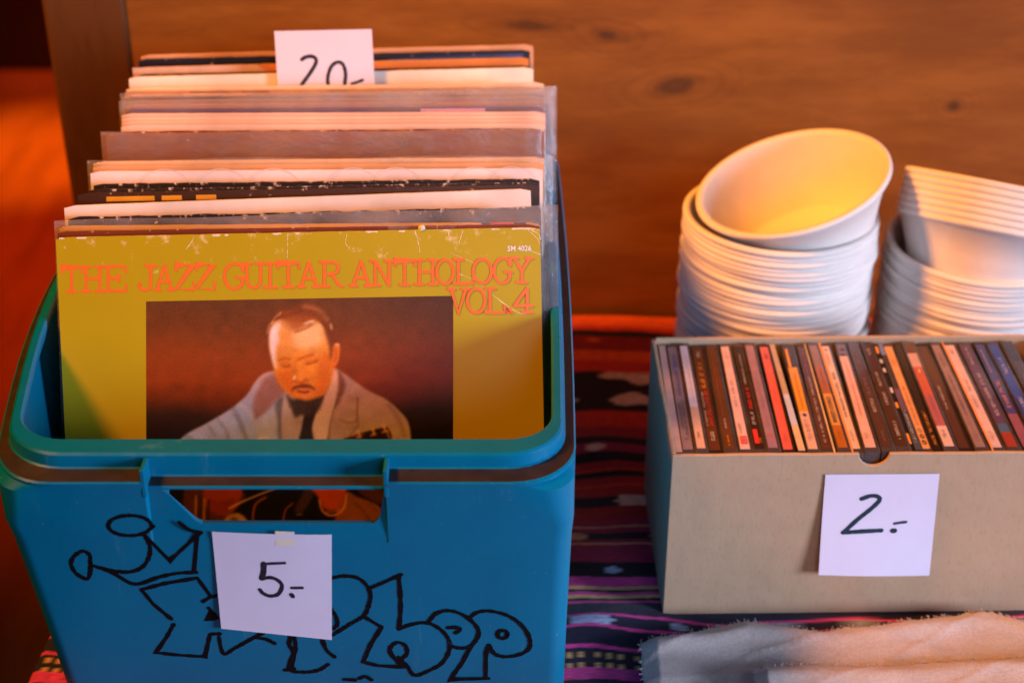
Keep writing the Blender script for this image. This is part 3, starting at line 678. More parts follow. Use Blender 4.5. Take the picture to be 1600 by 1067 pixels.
# slab-serif lettering drawn as strokes in a 1x1 box (y up)
SER = .16
GLY = {
 'T': [[(.5, 0), (.5, 1)], [(.02, .80), (.02, 1), (.98, 1), (.98, .80)], [(.28, 0), (.72, 0)]],
 'H': [[(.2, 0), (.2, 1)], [(.8, 0), (.8, 1)], [(.2, .52), (.8, .52)], [(.02, 0), (.38, 0)], [(.62, 0), (.98, 0)], [(.02, 1), (.38, 1)], [(.62, 1), (.98, 1)]],
 'E': [[(.2, 0), (.2, 1)], [(.02, 1), (.95, 1), (.95, .78)], [(.02, 0), (.98, 0), (.98, .24)], [(.2, .52), (.66, .52)], [(.66, .40), (.66, .64)]],
 'J': [[(.66, 1), (.66, .2), (.58, .06), (.40, 0), (.20, .03), (.08, .12), (.05, .24), (.14, .25)], [(.40, 1), (.95, 1)]],
 'A': [[(.5, 1), (.14, 0)], [(.5, 1), (.86, 0)], [(.25, .33), (.75, .33)], [(0, 0), (.30, 0)], [(.70, 0), (1, 0)]],
 'Z': [[(.08, .78), (.08, 1), (.90, 1), (.08, 0), (.96, 0), (.96, .26)]],
 'G': [[(.90, .74), (.84, .90), (.68, 1), (.42, 1), (.18, .84), (.06, .52), (.16, .18), (.38, 0), (.62, .0), (.86, .16), (.86, .44)], [(.90, .72), (.90, 1)], [(.62, .44), (1.0, .44)]],
 'U': [[(.2, 1), (.2, .3), (.28, .1), (.5, 0), (.72, .1), (.8, .3), (.8, 1)], [(.02, 1), (.38, 1)], [(.62, 1), (.98, 1)]],
 'I': [[(.5, 0), (.5, 1)], [(.1, 0), (.9, 0)], [(.1, 1), (.9, 1)]],
 'R': [[(.2, 0), (.2, 1)], [(.02, 1), (.6, 1), (.78, .9), (.82, .75), (.76, .6), (.58, .5), (.2, .5)], [(.55, .5), (.84, .06), (1, 0)], [(.02, 0), (.40, 0)]],
 'N': [[(.2, 0), (.2, 1)], [(.2, 1), (.8, 0)], [(.8, 0), (.8, 1)], [(.02, 0), (.38, 0)], [(.0, 1), (.2, 1)], [(.62, 1), (.98, 1)]],
 'O': [[(.5 + .46 * math.cos(t), .5 + .5 * math.sin(t)) for t in np.linspace(0, 6.2832, 22)]],
 'L': [[(.26, 0), (.26, 1)], [(.06, 1), (.5, 1)], [(.04, 0), (.95, 0), (.95, .28)]],
 'Y': [[(.5, 0), (.5, .46), (.14, 1)], [(.5, .46), (.86, 1)], [(0, 1), (.3, 1)], [(.7, 1), (1, 1)], [(.28, 0), (.72, 0)]],
 'V': [[(.14, 1), (.5, 0), (.86, 1)], [(0, 1), (.32, 1)], [(.68, 1), (1, 1)]],
 '.': [[(.4, .05), (.6, .05), (.5, .09)]],
 '4': [[(.72, 0), (.72, 1)], [(.72, 1), (.04, .28)], [(.04, .28), (1, .28)], [(.46, 0), (.98, 0)]],
}
lt = MB(); nn = 0
line1 = [('T', 98, 129), ('H', 129, 164), ('E', 163, 198), ('J', 216, 245), ('A', 241, 272), ('Z', 272, 303), ('Z', 303, 335), ('G', 347, 381), ('U', 377, 412), ('I', 408, 432), ('T', 431, 465), ('A', 463, 497), ('R', 497, 532),
         ('A', 544, 578), ('N', 576, 612), ('T', 613, 645), ('H', 645, 680), ('O', 678, 706), ('L', 704, 738), ('O', 735, 766), ('G', 767, 797), ('Y', 796, 829)]
for ch, a, c2 in line1 + [('V', 697, 729), ('O', 726, 756), ('L', 754, 787), ('.', 787, 799), ('4', 800, 829)]:
    two = (ch, a, c2) not in line1
    if two: y1 = 450.9 + (763 - (a + c2) / 2) * .010; y0 = 488.6 + (763 - (a + c2) / 2) * .010
    else: y1 = 417.2 - ((a + c2) / 2 - 113) * .0195; y0 = 454.8 - ((a + c2) / 2 - 113) * .0195
    for st in GLY[ch]:
        q = [cxz(a + (c2 - a) * p[0], y0 + (y1 - y0) * p[1]) for p in st]
        if ch in 'JGU' and len(st) > 5: q = catmull(q, 3)
        if ch == 'O': q = catmull(q[:-1], 3, True)
        wdt = .0020 if ch != '.' else .0036
        v2, f2 = ribbon(q, wdt, closed=ch == 'O', wob=.06); nn += 1
        lt.add([(p.x, -.00004 - .000004 * nn, p.y) for p in v2], f2)
lt.build('title_lettering', [M['orange_ink']], front)

_tc = {}
def text_mesh(body_t):
    if body_t in _tc: return _tc[body_t]
    cu = bpy.data.curves.new('t', 'FONT'); cu.body = body_t; cu.size = 1; cu.offset = .018; cu.resolution_u = 2
    ob = bpy.data.objects.new('t', cu); COL.objects.link(ob); bpy.context.view_layer.update()
    me = bpy.data.meshes.new_from_object(ob.evaluated_get(bpy.context.evaluated_depsgraph_get()))
    v = [(p.co.x, p.co.y) for p in me.vertices]; f = [tuple(p.vertices) for p in me.polygons]
    bpy.data.objects.remove(ob); bpy.data.curves.remove(cu); bpy.data.meshes.remove(me)
    xs = [p[0] for p in v]; ys = [p[1] for p in v]; x0, x1, y0, y1 = min(xs), max(xs), min(ys), max(ys)
    v = [((x - x0) / (x1 - x0), (y - y0) / (y1 - y0)) for x, y in v]
    _tc[body_t] = (v, f, (x1 - x0) / (y1 - y0)); return _tc[body_t]
v, f, asp = text_mesh('SM 4026')
p0 = cxz(790, 393); p1 = cxz(827, 384.2)
b = MB(); b.add([(p0.x + (p1.x - p0.x) * x, -.0002, p0.y + (.0037) * y) for x, y in v], f); b.build('catalogue_number', [M['white_print']], front)

# the printed picture, painted as a fine colour grid
def build_photo():
    stp = 1.5
    xs = np.arange(228, 706.01, stp); ys = np.arange(463, 905, stp)
    X, Y = np.meshgrid(xs, ys)
    Yd = Y + (X - 228) * .0165 - 7          # follow the slope of the print
    img = np.zeros(X.shape + (3,), np.float32)
    rng = np.random.default_rng(1)
    stops = [(455, (98, 58, 30)), (500, (112, 58, 22)), (545, (140, 62, 14)), (590, (146, 60, 8)), (620, (110, 46, 8)), (645, (52, 30, 18)), (690, (26, 18, 13)), (760, (18, 12, 10)), (905, (14, 10, 8))]  # orange glow and dark foot: light on the cover painted into the backdrop
    yy = np.array([s[0] for s in stops])
    for k in range(3): img[..., k] = np.interp(Y + 4 * np.sin(X * .03), yy, [s[1][k] for s in stops])
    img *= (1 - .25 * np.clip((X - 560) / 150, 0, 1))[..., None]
    def sd(poly):
        P = np.array(poly, float); d = np.full(X.shape, 1e9); ins = np.zeros(X.shape, bool)
        for i in range(len(P)):
            a, c2 = P[i], P[(i + 1) % len(P)]
            e = c2 - a; wx = X - a[0]; wy = Y - a[1]
            t = np.clip((wx * e[0] + wy * e[1]) / (e @ e + 1e-9), 0, 1)
            d = np.minimum(d, (wx - e[0] * t) ** 2 + (wy - e[1] * t) ** 2)
            if a[1] != c2[1]:
                cr = ((a[1] > Y) != (c2[1] > Y)) & (X < (c2[0] - a[0]) * (Y - a[1]) / (c2[1] - a[1]) + a[0]); ins ^= cr
        d = np.sqrt(d); return np.where(ins, -d, d)
    def paint(poly, col, soft=1.2, alpha=1.0, smooth=True, grad=None):
        if smooth and len(poly) > 3: poly = [tuple(p) for p in catmull([Vector(q) for q in poly], 4, True)]
        m = np.clip(.5 - sd(poly) / (2 * soft), 0, 1) * alpha
        c = np.array(col, np.float32)
        if grad is not None:            # (y0, col0, y1, col1)
            t = np.clip((Y - grad[0]) / (grad[2] - grad[0]), 0, 1)[..., None]; c = np.array(grad[1]) * (1 - t) + np.array(grad[3]) * t
        img[:] = img * (1 - m[..., None]) + c * m[..., None]
    def line(pts, col, wd=2, soft=.9, alpha=1.0):
        pts = catmull([Vector(p) for p in pts], 5) if len(pts) > 2 else [Vector(p) for p in pts]
        d = np.full(X.shape, 1e9)
        for i in range(len(pts) - 1):
            a, c2 = pts[i], pts[i + 1]; e = c2 - a; L = e.length_squared + 1e-9
            t = np.clip(((X - a.x) * e.x + (Y - a.y) * e.y) / L, 0, 1)
            d = np.minimum(d, (X - a.x - e.x * t) ** 2 + (Y - a.y - e.y * t) ** 2)
        m = np.clip(.5 - (np.sqrt(d) - wd / 2) / (2 * soft), 0, 1) * alpha
        img[:] = img * (1 - m[..., None]) + np.array(col, np.float32) * m[..., None]
    A = lambda L: [(220 + x / 2.884, 460 + y / 2.884) for x, y in L]
    F = lambda L: [(380 + x / 5.333, 460 + y / 5.333) for x, y in L]
    # jacket, cool light on its lower part put into the colour
    paint(A([(160, 665), (200, 612), (290, 565), (400, 500), (470, 440), (505, 385), (545, 345), (610, 338), (660, 420), (700, 520), (720, 680), (560, 760), (300, 760), (180, 720)]), 0, 1.2, grad=(585, (196, 158, 158), 640, (160, 184, 232)))
    paint(A([(850, 330), (900, 345), (1000, 420), (1100, 475), (1165, 535), (1198, 585), (1208, 670), (1190, 760), (760, 760), (800, 560), (840, 430)]), 0, 1.2, grad=(590, (190, 148, 142), 690, (168, 160, 182)))
    # folds and lapels
    paint(A([(500, 470), (530, 400), (560, 360), (620, 350), (650, 420), (600, 470), (540, 540), (505, 560)]), (150, 92, 74), 4, .75)
    paint(A([(505, 560), (545, 530), (600, 500), (650, 440), (640, 520), (600, 600), (560, 640), (515, 620)]), (178, 190, 214), 2.5, .9)
    paint(A([(600, 480), (650, 450), (670, 560), (640, 650), (615, 640), (610, 560)]), (96, 92, 100), 3, .8)
    line(A([(410, 500), (440, 560), (470, 640)]), (104, 104, 124), 5, 4, .7); line(A([(340, 545), (380, 600), (390, 650)]), (112, 112, 134), 4, 3, .6)
    line(A([(300, 575), (330, 620)]), (112, 112, 130), 3, 3, .6); line(A([(200, 620), (235, 640), (250, 655)]), (104, 104, 120), 4, 3, .6); line(A([(440, 480), (490, 520), (500, 560)]), (206, 200, 214), 4, 3, .6)
    line(A([(250, 600), (330, 560), (420, 510)]), (196, 186, 196), 5, 4, .5)
    # shirt
    paint(A([(645, 430), (700, 470), (740, 540), (730, 680), (640, 680), (625, 560)]), 0, 1.5, grad=(620, (196, 178, 176), 690, (170, 172, 196)))
    paint(A([(858, 322), (884, 375), (884, 440), (860, 540), (830, 650), (760, 660), (770, 560), (810, 470), (845, 390)]), 0, 1.2, grad=(575, (240, 176, 140), 660, (206, 196, 210)))
    paint(A([(884, 340), (912, 390), (905, 440), (870, 500), (880, 420)]), (120, 66, 40), 2.5, .8)
    line(A([(884, 440), (850, 560), (836, 650)]), (96, 70, 66), 2.5, 1.5, .8)
    line(A([(968, 460), (966, 540), (966, 570)]), (112, 78, 66), 2.5, 1.5, .8); line(A([(966, 570), (925, 575), (890, 560)]), (112, 80, 70), 2, 1.5, .7); line(A([(880, 460), (965, 458)]), (206, 146, 122), 2, 2, .5)
    line(A([(975, 580), (930, 640)]), (110, 84, 78), 2, 1.5, .7)
    line(A([(1110, 500), (1150, 560), (1180, 640)]), (120, 88, 80), 4, 4, .6); line(A([(1040, 470), (1090, 520)]), (204, 146, 124), 4, 4, .5)
    paint(A([(735, 525), (772, 545), (762, 590), (772, 700), (700, 700), (716, 600)]), (44, 36, 36), 1.5)
    # head
    paint(F([(215, 225), (200, 300), (200, 400), (222, 505), (245, 620), (285, 720), (350, 800), (430, 855), (520, 872), (600, 858), (660, 822), (700, 750), (726, 640), (740, 560), (738, 470), (715, 390), (665, 270), (600, 200), (500, 185), (400, 180), (290, 185)]), 0, 1.2, grad=(498, (236, 172, 104), 560, (232, 138, 40)))
    paint(F([(722, 520), (726, 420), (750, 395), (780, 400), (790, 440), (782, 520), (762, 575), (738, 592)]), (232, 124, 34), 1.2); line(F([(748, 405), (770, 400), (782, 412)]), (255, 226, 200), 2, 1, .9); line(F([(752, 440), (760, 500), (748, 550)]), (176, 78, 14), 2, 1.5, .8)
    paint(F([(205, 290), (250, 235), (300, 220), (285, 300), (290, 370), (262, 420), (262, 540), (272, 600), (240, 560), (212, 440)]), (246, 214, 214), 2.5, .9)
    paint(F([(400, 300), (480, 250), (590, 235), (640, 300), (640, 380), (560, 430), (440, 420), (390, 370)]), (250, 196, 136), 6, .85)
    paint(F([(290, 260), (380, 270), (400, 400), (350, 460), (290, 420)]), (232, 146, 66), 6, .6)
    paint(F([(270, 640), (380, 600), (420, 700), (400, 800), (330, 760)]), (206, 92, 12), 7, .6); paint(F([(640, 500), (735, 500), (715, 680), (650, 800), (600, 760)]), (214, 96, 12), 7, .55)
    # hair
    paint(F([(168, 420), (170, 300), (188, 235), (230, 165), (310, 108), (400, 78), (500, 66), (590, 85), (670, 140), (712, 215), (732, 300), (748, 380), (738, 420), (712, 530), (700, 430), (672, 320), (645, 240), (600, 200), (545, 205), (470, 214), (410, 212), (340, 195), (285, 180), (228, 228), (200, 310), (190, 440)]), (122, 58, 20), 2.5, .92)
    paint(F([(400, 200), (500, 205), (585, 205), (540, 245), (470, 275), (420, 285), (390, 250)]), (176, 92, 34), 5, .6)
    paint(F([(290, 170), (420, 130), (560, 150), (620, 200), (520, 230), (420, 270), (340, 240)]), (168, 84, 30), 6, .7)
    line(F([(500, 84), (570, 100), (640, 140), (680, 190)]), (216, 140, 84), 5, 5, .6); line(F([(225, 215), (255, 170), (300, 130)]), (238, 170, 116), 2, 1.6, .8); line(F([(185, 300), (205, 235), (240, 200)]), (238, 180, 140), 1.6, 1.2, .7)
    line(F([(500, 225), (545, 208), (572, 206)]), (255, 236, 216), 2.2, 1.2, .9); line(F([(420, 292), (500, 270), (560, 235)]), (130, 60, 16), 1.6, 1, .8); line(F([(712, 235), (722, 270)]), (250, 214, 180), 2.6, 1.4, .8)
    for k in range(14):
        x = 240 + 32 * k; line(F([(x, 150 + abs(7 - k) * 6), (x + 22, 112 + abs(7 - k) * 9), (x + 60, 100 + abs(7 - k) * 10)]), (84, 38, 12), 1.1, .8, .5)
    # features
    line(F([(286, 525), (330, 512), (376, 522)]), (164, 72, 12), 3, 2, .75); line(F([(452, 520), (510, 500), (566, 486)]), (160, 70, 12), 3.2, 2, .8)
    line(F([(300, 560), (345, 552), (385, 572)]), (186, 86, 16), 4, 2.2, .6); line(F([(318, 576), (350, 582), (372, 572)]), (110, 44, 8), 2, 1.2, .85); line(F([(510, 562), (556, 556), (604, 536)]), (110, 46, 8), 2, 1.2, .85); line(F([(516, 540), (560, 535), (600, 522)]), (190, 90, 16), 3.5, 2.2, .6)
    line(F([(430, 530), (418, 600), (408, 680)]), (200, 96, 14), 5, 4, .5); line(F([(446, 560), (452, 620), (470, 680)]), (250, 156, 66), 5, 4, .5)
    line(F([(414, 662), (408, 690)]), (255, 236, 226), 2.6, 1, .95); line(F([(405, 702), (440, 712), (470, 716), (505, 704)]), (150, 62, 8), 2.4, 1.4, .8); line(F([(505, 690), (525, 700)]), (166, 74, 10), 3, 2, .7)
    paint(F([(388, 788), (404, 752), (450, 734), (490, 728), (540, 738), (578, 765), (580, 784), (545, 768), (490, 764), (430, 768)]), (116, 50, 12), 1.6, .95)
    line(F([(440, 786), (490, 800), (530, 794)]), (104, 28, 12), 3, 1.2, .95); line(F([(430, 780), (490, 776), (560, 780)]), (226, 140, 96), 2, 1.5, .7); line(F([(440, 815), (500, 828), (560, 808)]), (238, 142, 84), 4, 3, .7)
    paint(F([(345, 815), (390, 850), (440, 858), (520, 870), (590, 850), (650, 838), (645, 885), (610, 950), (570, 985), (520, 1010), (470, 990), (420, 1010), (395, 950), (370, 900)]), (62, 50, 42), 3, .95)
    for k in range(26):
        x = rng.uniform(360, 640); y = rng.uniform(850, 960); line(F([(x, y), (x + rng.uniform(-14, 14), y + rng.uniform(20, 45))]), (38, 30, 26) if k % 2 else (96, 82, 72), 1.0, .8, .6)
    # guitar: control knob, headstock with pegs
    paint(A([(512, 655), (525, 635), (548, 630), (572, 640), (576, 662), (540, 675)]), (214, 216, 232), 1.2); line(A([(520, 655), (548, 642), (572, 652)]), (150, 156, 180), 2, 1.5, .6)
    paint(A([(900, 655), (960, 630), (1090, 600), (1112, 612), (1104, 670), (900, 690)]), (40, 26, 22), 1.2)
    for x, y in ((970, 615), (1035, 605), (1085, 592)): line(A([(x, y), (x + 8, y + 22)]), (232, 186, 160), 3.2, 1, .95); line(A([(x - 6, y + 30), (x + 14, y + 26)]), (214, 160, 130), 3, 1, .9)
    line(A([(1110, 598), (1104, 630), (1112, 650)]), (214, 150, 110), 2.2, 1, .9); line(A([(900, 645), (1000, 628)]), (190, 130, 100), 1.4, .8, .8)
    # lower part seen through the grip hole
    G = lambda L: [(220 + x / 4, 740 + y / 4) for x, y in L]
    paint(G([(280, 60), (420, 60), (610, 90), (640, 150), (560, 250), (500, 420), (280, 420), (260, 200)]), (74, 38, 22), 2)
    paint(G([(400, 60), (610, 60), (612, 150), (560, 230), (500, 246), (430, 222), (396, 170)]), (136, 50, 20), 2)
    for k in range(4): line(G([(420, 150 + 22 * k), (500, 170 + 20 * k), (570, 150 + 18 * k)]), (80, 28, 12), 2, 1.2, .7)
    line(G([(545, 205), (660, 150), (830, 85)]), (206, 168, 126), 2.6, .8, .95)
    paint(G([(510, 300), (530, 255), (580, 236), (610, 240), (640, 262), (664, 300), (640, 330), (540, 330)]), (156, 124, 96), 1.5); paint(G([(550, 280), (575, 262), (600, 280), (580, 300)]), (80, 56, 40), 1.5, .8)
    line(G([(770, 140), (715, 175), (695, 230), (692, 300)]), (150, 74, 30), 3.4, 1, .95); line(G([(940, 182), (900, 215), (885, 260), (880, 300)]), (150, 72, 28), 2.6, 1, .95)
    paint(G([(950, 230), (1000, 120), (1040, 60), (1090, 60), (1060, 150), (1000, 240)]), (58, 40, 26), 2)
    paint(G([(1260, 120), (1340, 150), (1440, 190), (1500, 250), (1500, 420), (1250, 420), (1200, 300)]), (128, 74, 34), 2); paint(G([(1340, 90), (1440, 90), (1510, 130), (1500, 200), (1420, 170), (1360, 130)]), (70, 40, 20), 2)
    line(G([(1330, 190), (1380, 240), (1420, 300)]), (84, 48, 22), 3, 2, .7); line(G([(1420, 190), (1460, 240)]), (84, 48, 22), 2.4, 1.6, .7)
    paint(G([(1050, 60), (1262, 60), (1258, 150), (1225, 215), (1180, 235), (1130, 215), (1100, 150)]), (168, 66, 20), 2)
    line(G([(1105, 165), (1120, 225), (1160, 262), (1215, 258), (1260, 215), (1272, 140)]), (206, 132, 66), 3.4, 1, .95); line(G([(1150, 240), (1185, 244), (1225, 228)]), (220, 150, 80), 1.8, .8, .8)
    for k in range(4): line(G([(340 + 26 * k, 120 + 10 * k), (335 + 26 * k, 300)]), (190, 140, 100) if k % 2 == 0 else (30, 14, 8), 2.4, .8, .85)
    line(G([(965, 256), (1000, 254)]), (200, 170, 130), 1.6, .6, .8)
    k1 = np.exp(-np.arange(-3, 4) ** 2 / (2 * .85 ** 2)); k1 /= k1.sum()          # printing softness
    pad = np.pad(img, ((3, 3), (3, 3), (0, 0)), 'edge')
    pad = sum(k1[k] * pad[k:k + img.shape[0]] for k in range(7)); img = sum(k1[k] * pad[:, k:k + img.shape[1]] for k in range(7))
    low = rng.normal(0, 1, (40, 40)); gy = np.linspace(0, 38.9, img.shape[0]); gx = np.linspace(0, 38.9, img.shape[1])
    iy, ix = gy.astype(int), gx.astype(int); fy, fx = (gy - iy)[:, None], (gx - ix)[None]
    blot = (low[iy][:, ix] * (1 - fy) + low[iy + 1][:, ix] * fy) * (1 - fx) + (low[iy][:, ix + 1] * (1 - fy) + low[iy + 1][:, ix + 1] * fy) * fx
    img = img * (1 + .035 * blot[..., None])
    img = np.clip(img + rng.normal(0, 5.0, img.shape[:2] + (1,)) * (.4 + img / 300), 0, 255)
    c = img / 255; c = np.where(c <= .04045, c / 12.92, ((c + .055) / 1.055) ** 2.4) * PHOTO_GAIN
    vv = [cxz(x, y - (x - 228) * .0165 + 7) for y in ys for x in xs]
    ny, nx = X.shape
    f = [((j + 1) * nx + i, (j + 1) * nx + i + 1, j * nx + i + 1, j * nx + i) for j in range(ny - 1) for i in range(nx - 1)]
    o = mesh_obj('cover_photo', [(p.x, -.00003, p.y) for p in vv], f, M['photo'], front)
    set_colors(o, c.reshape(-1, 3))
PHOTO_GAIN = 1.0
build_photo()
p = mt @ Vector((.079, .001, .3150))
bm = bmesh.new(); bmesh.ops.create_icosphere(bm, subdivisions=2, radius=.0022)
for v_ in bm.verts: v_.co *= 1 + random.uniform(-.18, .18)
me = bpy.data.meshes.new('crumb'); bm.to_mesh(me); bm.free(); me.materials.append(M['crease']); o = bpy.data.objects.new('crumb', me); COL.objects.link(o); o.location = p
tag(o, 'tiny pale crumb on the top edge of the yellow record cover', 'crumb')

# ------------------------------------------------------------------ price tags
def tag_sheet(name, corners, strokes, ink, frame, curl, label, tape=None):
    """corners/strokes are photo pixels; frame(px, py) -> point on the carrier; curl(u, v) -> lift off it"""
    P = [frame(*c2) for c2 in corners]; nrm = (P[1] - P[0]).cross(P[3] - P[0]).normalized()
    if nrm.y > 0: nrm = -nrm
    n = 14
    b = MB(); v = []
    def pos(u, t, lift=0.0):
        p = P[0].lerp(P[1], u).lerp(P[3].lerp(P[2], u), t)
        return p + nrm * (.0005 + curl(u, t) + lift)
    for s in (0, 1):
        for j in range(n + 1):
            for i in range(n + 1): v.append(pos(i / n, j / n, -.0002 * s))
    f = []
    for s in (0, 1):
        k = s * (n + 1) ** 2
        for j in range(n):
            for i in range(n):
                a = k + j * (n + 1) + i; q = (a, a + n + 1, a + n + 2, a + 1); f.append(q if s == 0 else q[::-1])
    b.add(v, f, 0)
    o3, ex, ey = P[0], P[1] - P[0], P[3] - P[0]
    def uv(pt):                     # invert the bilinear sheet
        w = frame(*pt); u = t = .5
        for _ in range(12):
            q = P[0].lerp(P[1], u).lerp(P[3].lerp(P[2], u), t); d = w - q
            eu = (P[1] - P[0]).lerp(P[2] - P[3], t); et = (P[3] - P[0]).lerp(P[2] - P[1], u)
            a, b1, c1 = eu.dot(eu), eu.dot(et), et.dot(et); du, dt = d.dot(eu), d.dot(et); D = a * c1 - b1 * b1
            u += (du * c1 - dt * b1) / D; t += (a * dt - b1 * du) / D
        return u, t
    size = ((P[1] - P[0]).length, (P[3] - P[0]).length)
    for k, (pts, wd, sm) in enumerate(strokes):
        q = [uv(p) for p in pts]; q = [Vector((u * size[0], t * size[1])) for u, t in q]
        q = catmull(q, 7) if sm else [q[i].lerp(q[i + 1], s / 6) for i in range(len(q) - 1) for s in range(6)] + [q[-1]]
        v2, f2 = ribbon(q, wd, wob=.10)
        b.add([pos(p.x / size[0], p.y / size[1], .00012 + .00001 * k) for p in v2], f2, 1)
    if tape:
        c = [pos(tape - .07, 0, .0001), pos(tape + .09, 0, .0001), pos(tape + .09, .10, .0002), pos(tape - .07, .11, .0002)]
        u_ = (P[0] - P[3]).normalized() * .0022
        b.add([c[0] + u_ - nrm * .0003, c[1] + u_ * .8 - nrm * .0003, c[2], c[3]], [(0, 1, 2, 3)], 2)
    base = (P[2] + P[3]) / 2
    b.v = [tuple(Vector(p) - base) for p in b.v]
    o = b.build(name, [M['paper'], ink, M['tape']], smooth=True, loc=base)
    return tag(o, label, 'price tag')
def zz(ox, oy, s): return lambda L: [(ox + x / s, oy + y / s) for x, y in L]
q = zz(320, 810, 5.336)
tag_sheet('price_tag', q([(60, 105), (1058, 130), (1060, 1000), (140, 900)]),
    [(q([(668, 358), (560, 362), (482, 368)]), .0020, 0), (q([(494, 366), (492, 430), (478, 485)]), .0036, 1), (q([(478, 488), (560, 480), (628, 515), (645, 560), (612, 618), (545, 632), (490, 610), (462, 580)]), .0025, 1), (q([(728, 566), (815, 566)]), .0020, 0), (q([(725, 622), (736, 636)]), .0028, 0)],
    M['ink'], lambda x, y: at_y(x, y, YF + .0012), lambda u, t: .0012 * (t ** 2) * (1 - .5 * u) + .0008 * math.sin(u * 3.14) * (1 - t) , 'white paper price tag reading 5.- on the front of the teal crate', tape=.60)
q = zz(1260, 720, 5.614)
BOXF = [at_z(1035, 962, 0), at_z(1400, 955, 0)]
bdir = (BOXF[1] - BOXF[0]); bdir.z = 0; bdir.normalize(); bdir = Vector((math.cos(R(.9)), math.sin(R(.9)), 0))
BO = BOXF[0].copy(); BO.z = 0
def on_box(px, py, off=0.0):
    n = Vector((bdir.y, -bdir.x, 0)); d = ray(px, py); k = (BO - CAM + n * off).dot(n) / d.dot(n); return CAM + d * k
tag_sheet('price_tag', q([(165, 112), (1165, 105), (1075, 995), (90, 940)]),
    [(q([(478, 318), (560, 292), (625, 300), (632, 335), (560, 402), (440, 492), (312, 600)]), .0032, 1), (q([(312, 598), (480, 590), (648, 585)]), .0033, 0), (q([(765, 530), (820, 522), (868, 518)]), .0021, 0), (q([(750, 590), (764, 590)]), .0040, 0)],
    M['ink_teal'], on_box, lambda u, t: .0065 * t ** 1.6 * (1 - u) ** 1.2 + .0015 * math.sin(math.pi * u) * t + .0006, 'white paper price tag reading 2.- on the front of the cardboard CD box')
q = zz(400, 30, 6.275)
mt20, _ = rec_frame((199, 126), (838, 112), 120)
def on20(px, py):
    n = mt20.col[1].to_3d(); p0 = mt20.translation; d = ray(px, py); return CAM + d * ((p0 - CAM).dot(n) / d.dot(n))
tag_sheet('price_tag', q([(180, 120), (1135, 100), (1180, 960), (235, 975)]),
    [(q([(450, 398), (482, 376), (545, 366), (588, 392), (582, 445), (520, 545), (452, 640), (420, 700)]), .0029, 1), (q([(420, 700), (560, 698)]), .003, 0), (q([(870, 640), (878, 530), (850, 442), (795, 424), (738, 468), (706, 560), (708, 640), (740, 700), (800, 716), (850, 690), (870, 640)]), .0028, 1), (q([(940, 634), (990, 620), (1045, 598)]), .0022, 0)],
    M['ink'], on20, lambda u, t: .0006 * (1 - t) ** 2 + .0004 * math.sin(3.14 * u), 'white paper price tag reading 20 tucked upright between the rear records')

# ------------------------------------------------------------------ cardboard box of CDs
BH = .139; BT = .0028
yaw = R(.9); bx = BO.x; by = BO.y; BW = .290; BD = .156
box = empty('cardboard_box', Matrix.Translation((bx, by, .0015)) @ Matrix.Rotation(yaw, 4, 'Z'))
tag(box, 'open beige cardboard box packed with a row of CDs', 'box')
b = MB()
nx0 = (at_z(1368, 716, BH).x - bx) / math.cos(yaw)
prof = [(0, 0), (BW, 0), (BW, BH)]
xs_t = [BW - (BW - nx0 - .0105) * k / 10 for k in range(1, 10)] + []
prof += [(x, BH + random.uniform(-.0004, .0003)) for x in xs_t]
prof += [(nx0 + .0105 * math.cos(a), BH - .0100 * math.sin(a)) for a in np.linspace(0, math.pi, 15)]
prof += [(nx0 - .0105 - (nx0 - .0105) * k / 12, BH + random.uniform(-.0004, .0003)) for k in range(1, 12)] + [(0, BH)]
n = len(prof)
b.add([(x, 0, z) for x, z in prof] + [(x, BT, z) for x, z in prof], [tuple(range(n)), tuple(reversed(range(n, 2 * n)))] + [(i, i + n, (i + 1) % n + n, (i + 1) % n) for i in range(n)])
b.box((0, BT + .0001, 0), (BT, BD, BH + .0005)); b.box((BW - BT, BT + .0001, 0), (BW, BD, BH - .001))
b.box((BT + .0001, BD - BT, 0), (BW - BT - .0001, BD, BH + .002)); b.box((BT + .0001, BT + .0001, 0), (BW - BT - .0001, BD - BT - .0001, .003))
o = b.build('body', [M['card']], box)
bm = bmesh.new(); bm.from_mesh(o.data); bmesh.ops.recalc_face_normals(bm, faces=bm.faces[:]); bm.to_mesh(o.data); bm.free(); bevel(o, .0006)

INK_W = mat('pale_spine_print', (.62, .55, .5), .4); INK_K = mat('dark_spine_print', (.05, .03, .03), .4); INK_B = mat('blue_spine_print', (.06, .09, .35), .4); INK_R = mat('red_spine_print', (.75, .03, .02), .4)
INK_O = mat('orange_spine_print', (.85, .33, .03), .4); INK_P = mat('wine_spine_print', (.35, .08, .06), .4)
case_m = mat('clear_dark_case', (.016, .012, .012), .12, .2, 60, spec=.7)
tray_m = mat('case_end_plastic', (.055, .045, .05), .1, .3, 80, spec=.8)
def scr(length, hgt, rnd):           # small illegible print: a row of tiny letter-like bars in a 1x1 box
    v = []; f = []; x = 0.0
    while x < 1:
        wd = hgt / length * rnd.uniform(.35, .75)
        if x + wd > 1: break
        if rnd.random() > .14:
            for (a, c2, d, e) in ((0, 0, .22, 1), (.78, 0, 1, 1), (0, rnd.choice((0, .42, .82)), 1, 0)):
                if rnd.random() < .25: continue
                e = e if e else c2 + .18
                k = len(v); v += [(x + wd * a, c2), (x + wd * d, c2), (x + wd * d, e), (x + wd * a, e)]; f.append((k, k + 1, k + 2, k + 3))
        x += wd * 1.28
    return v, f
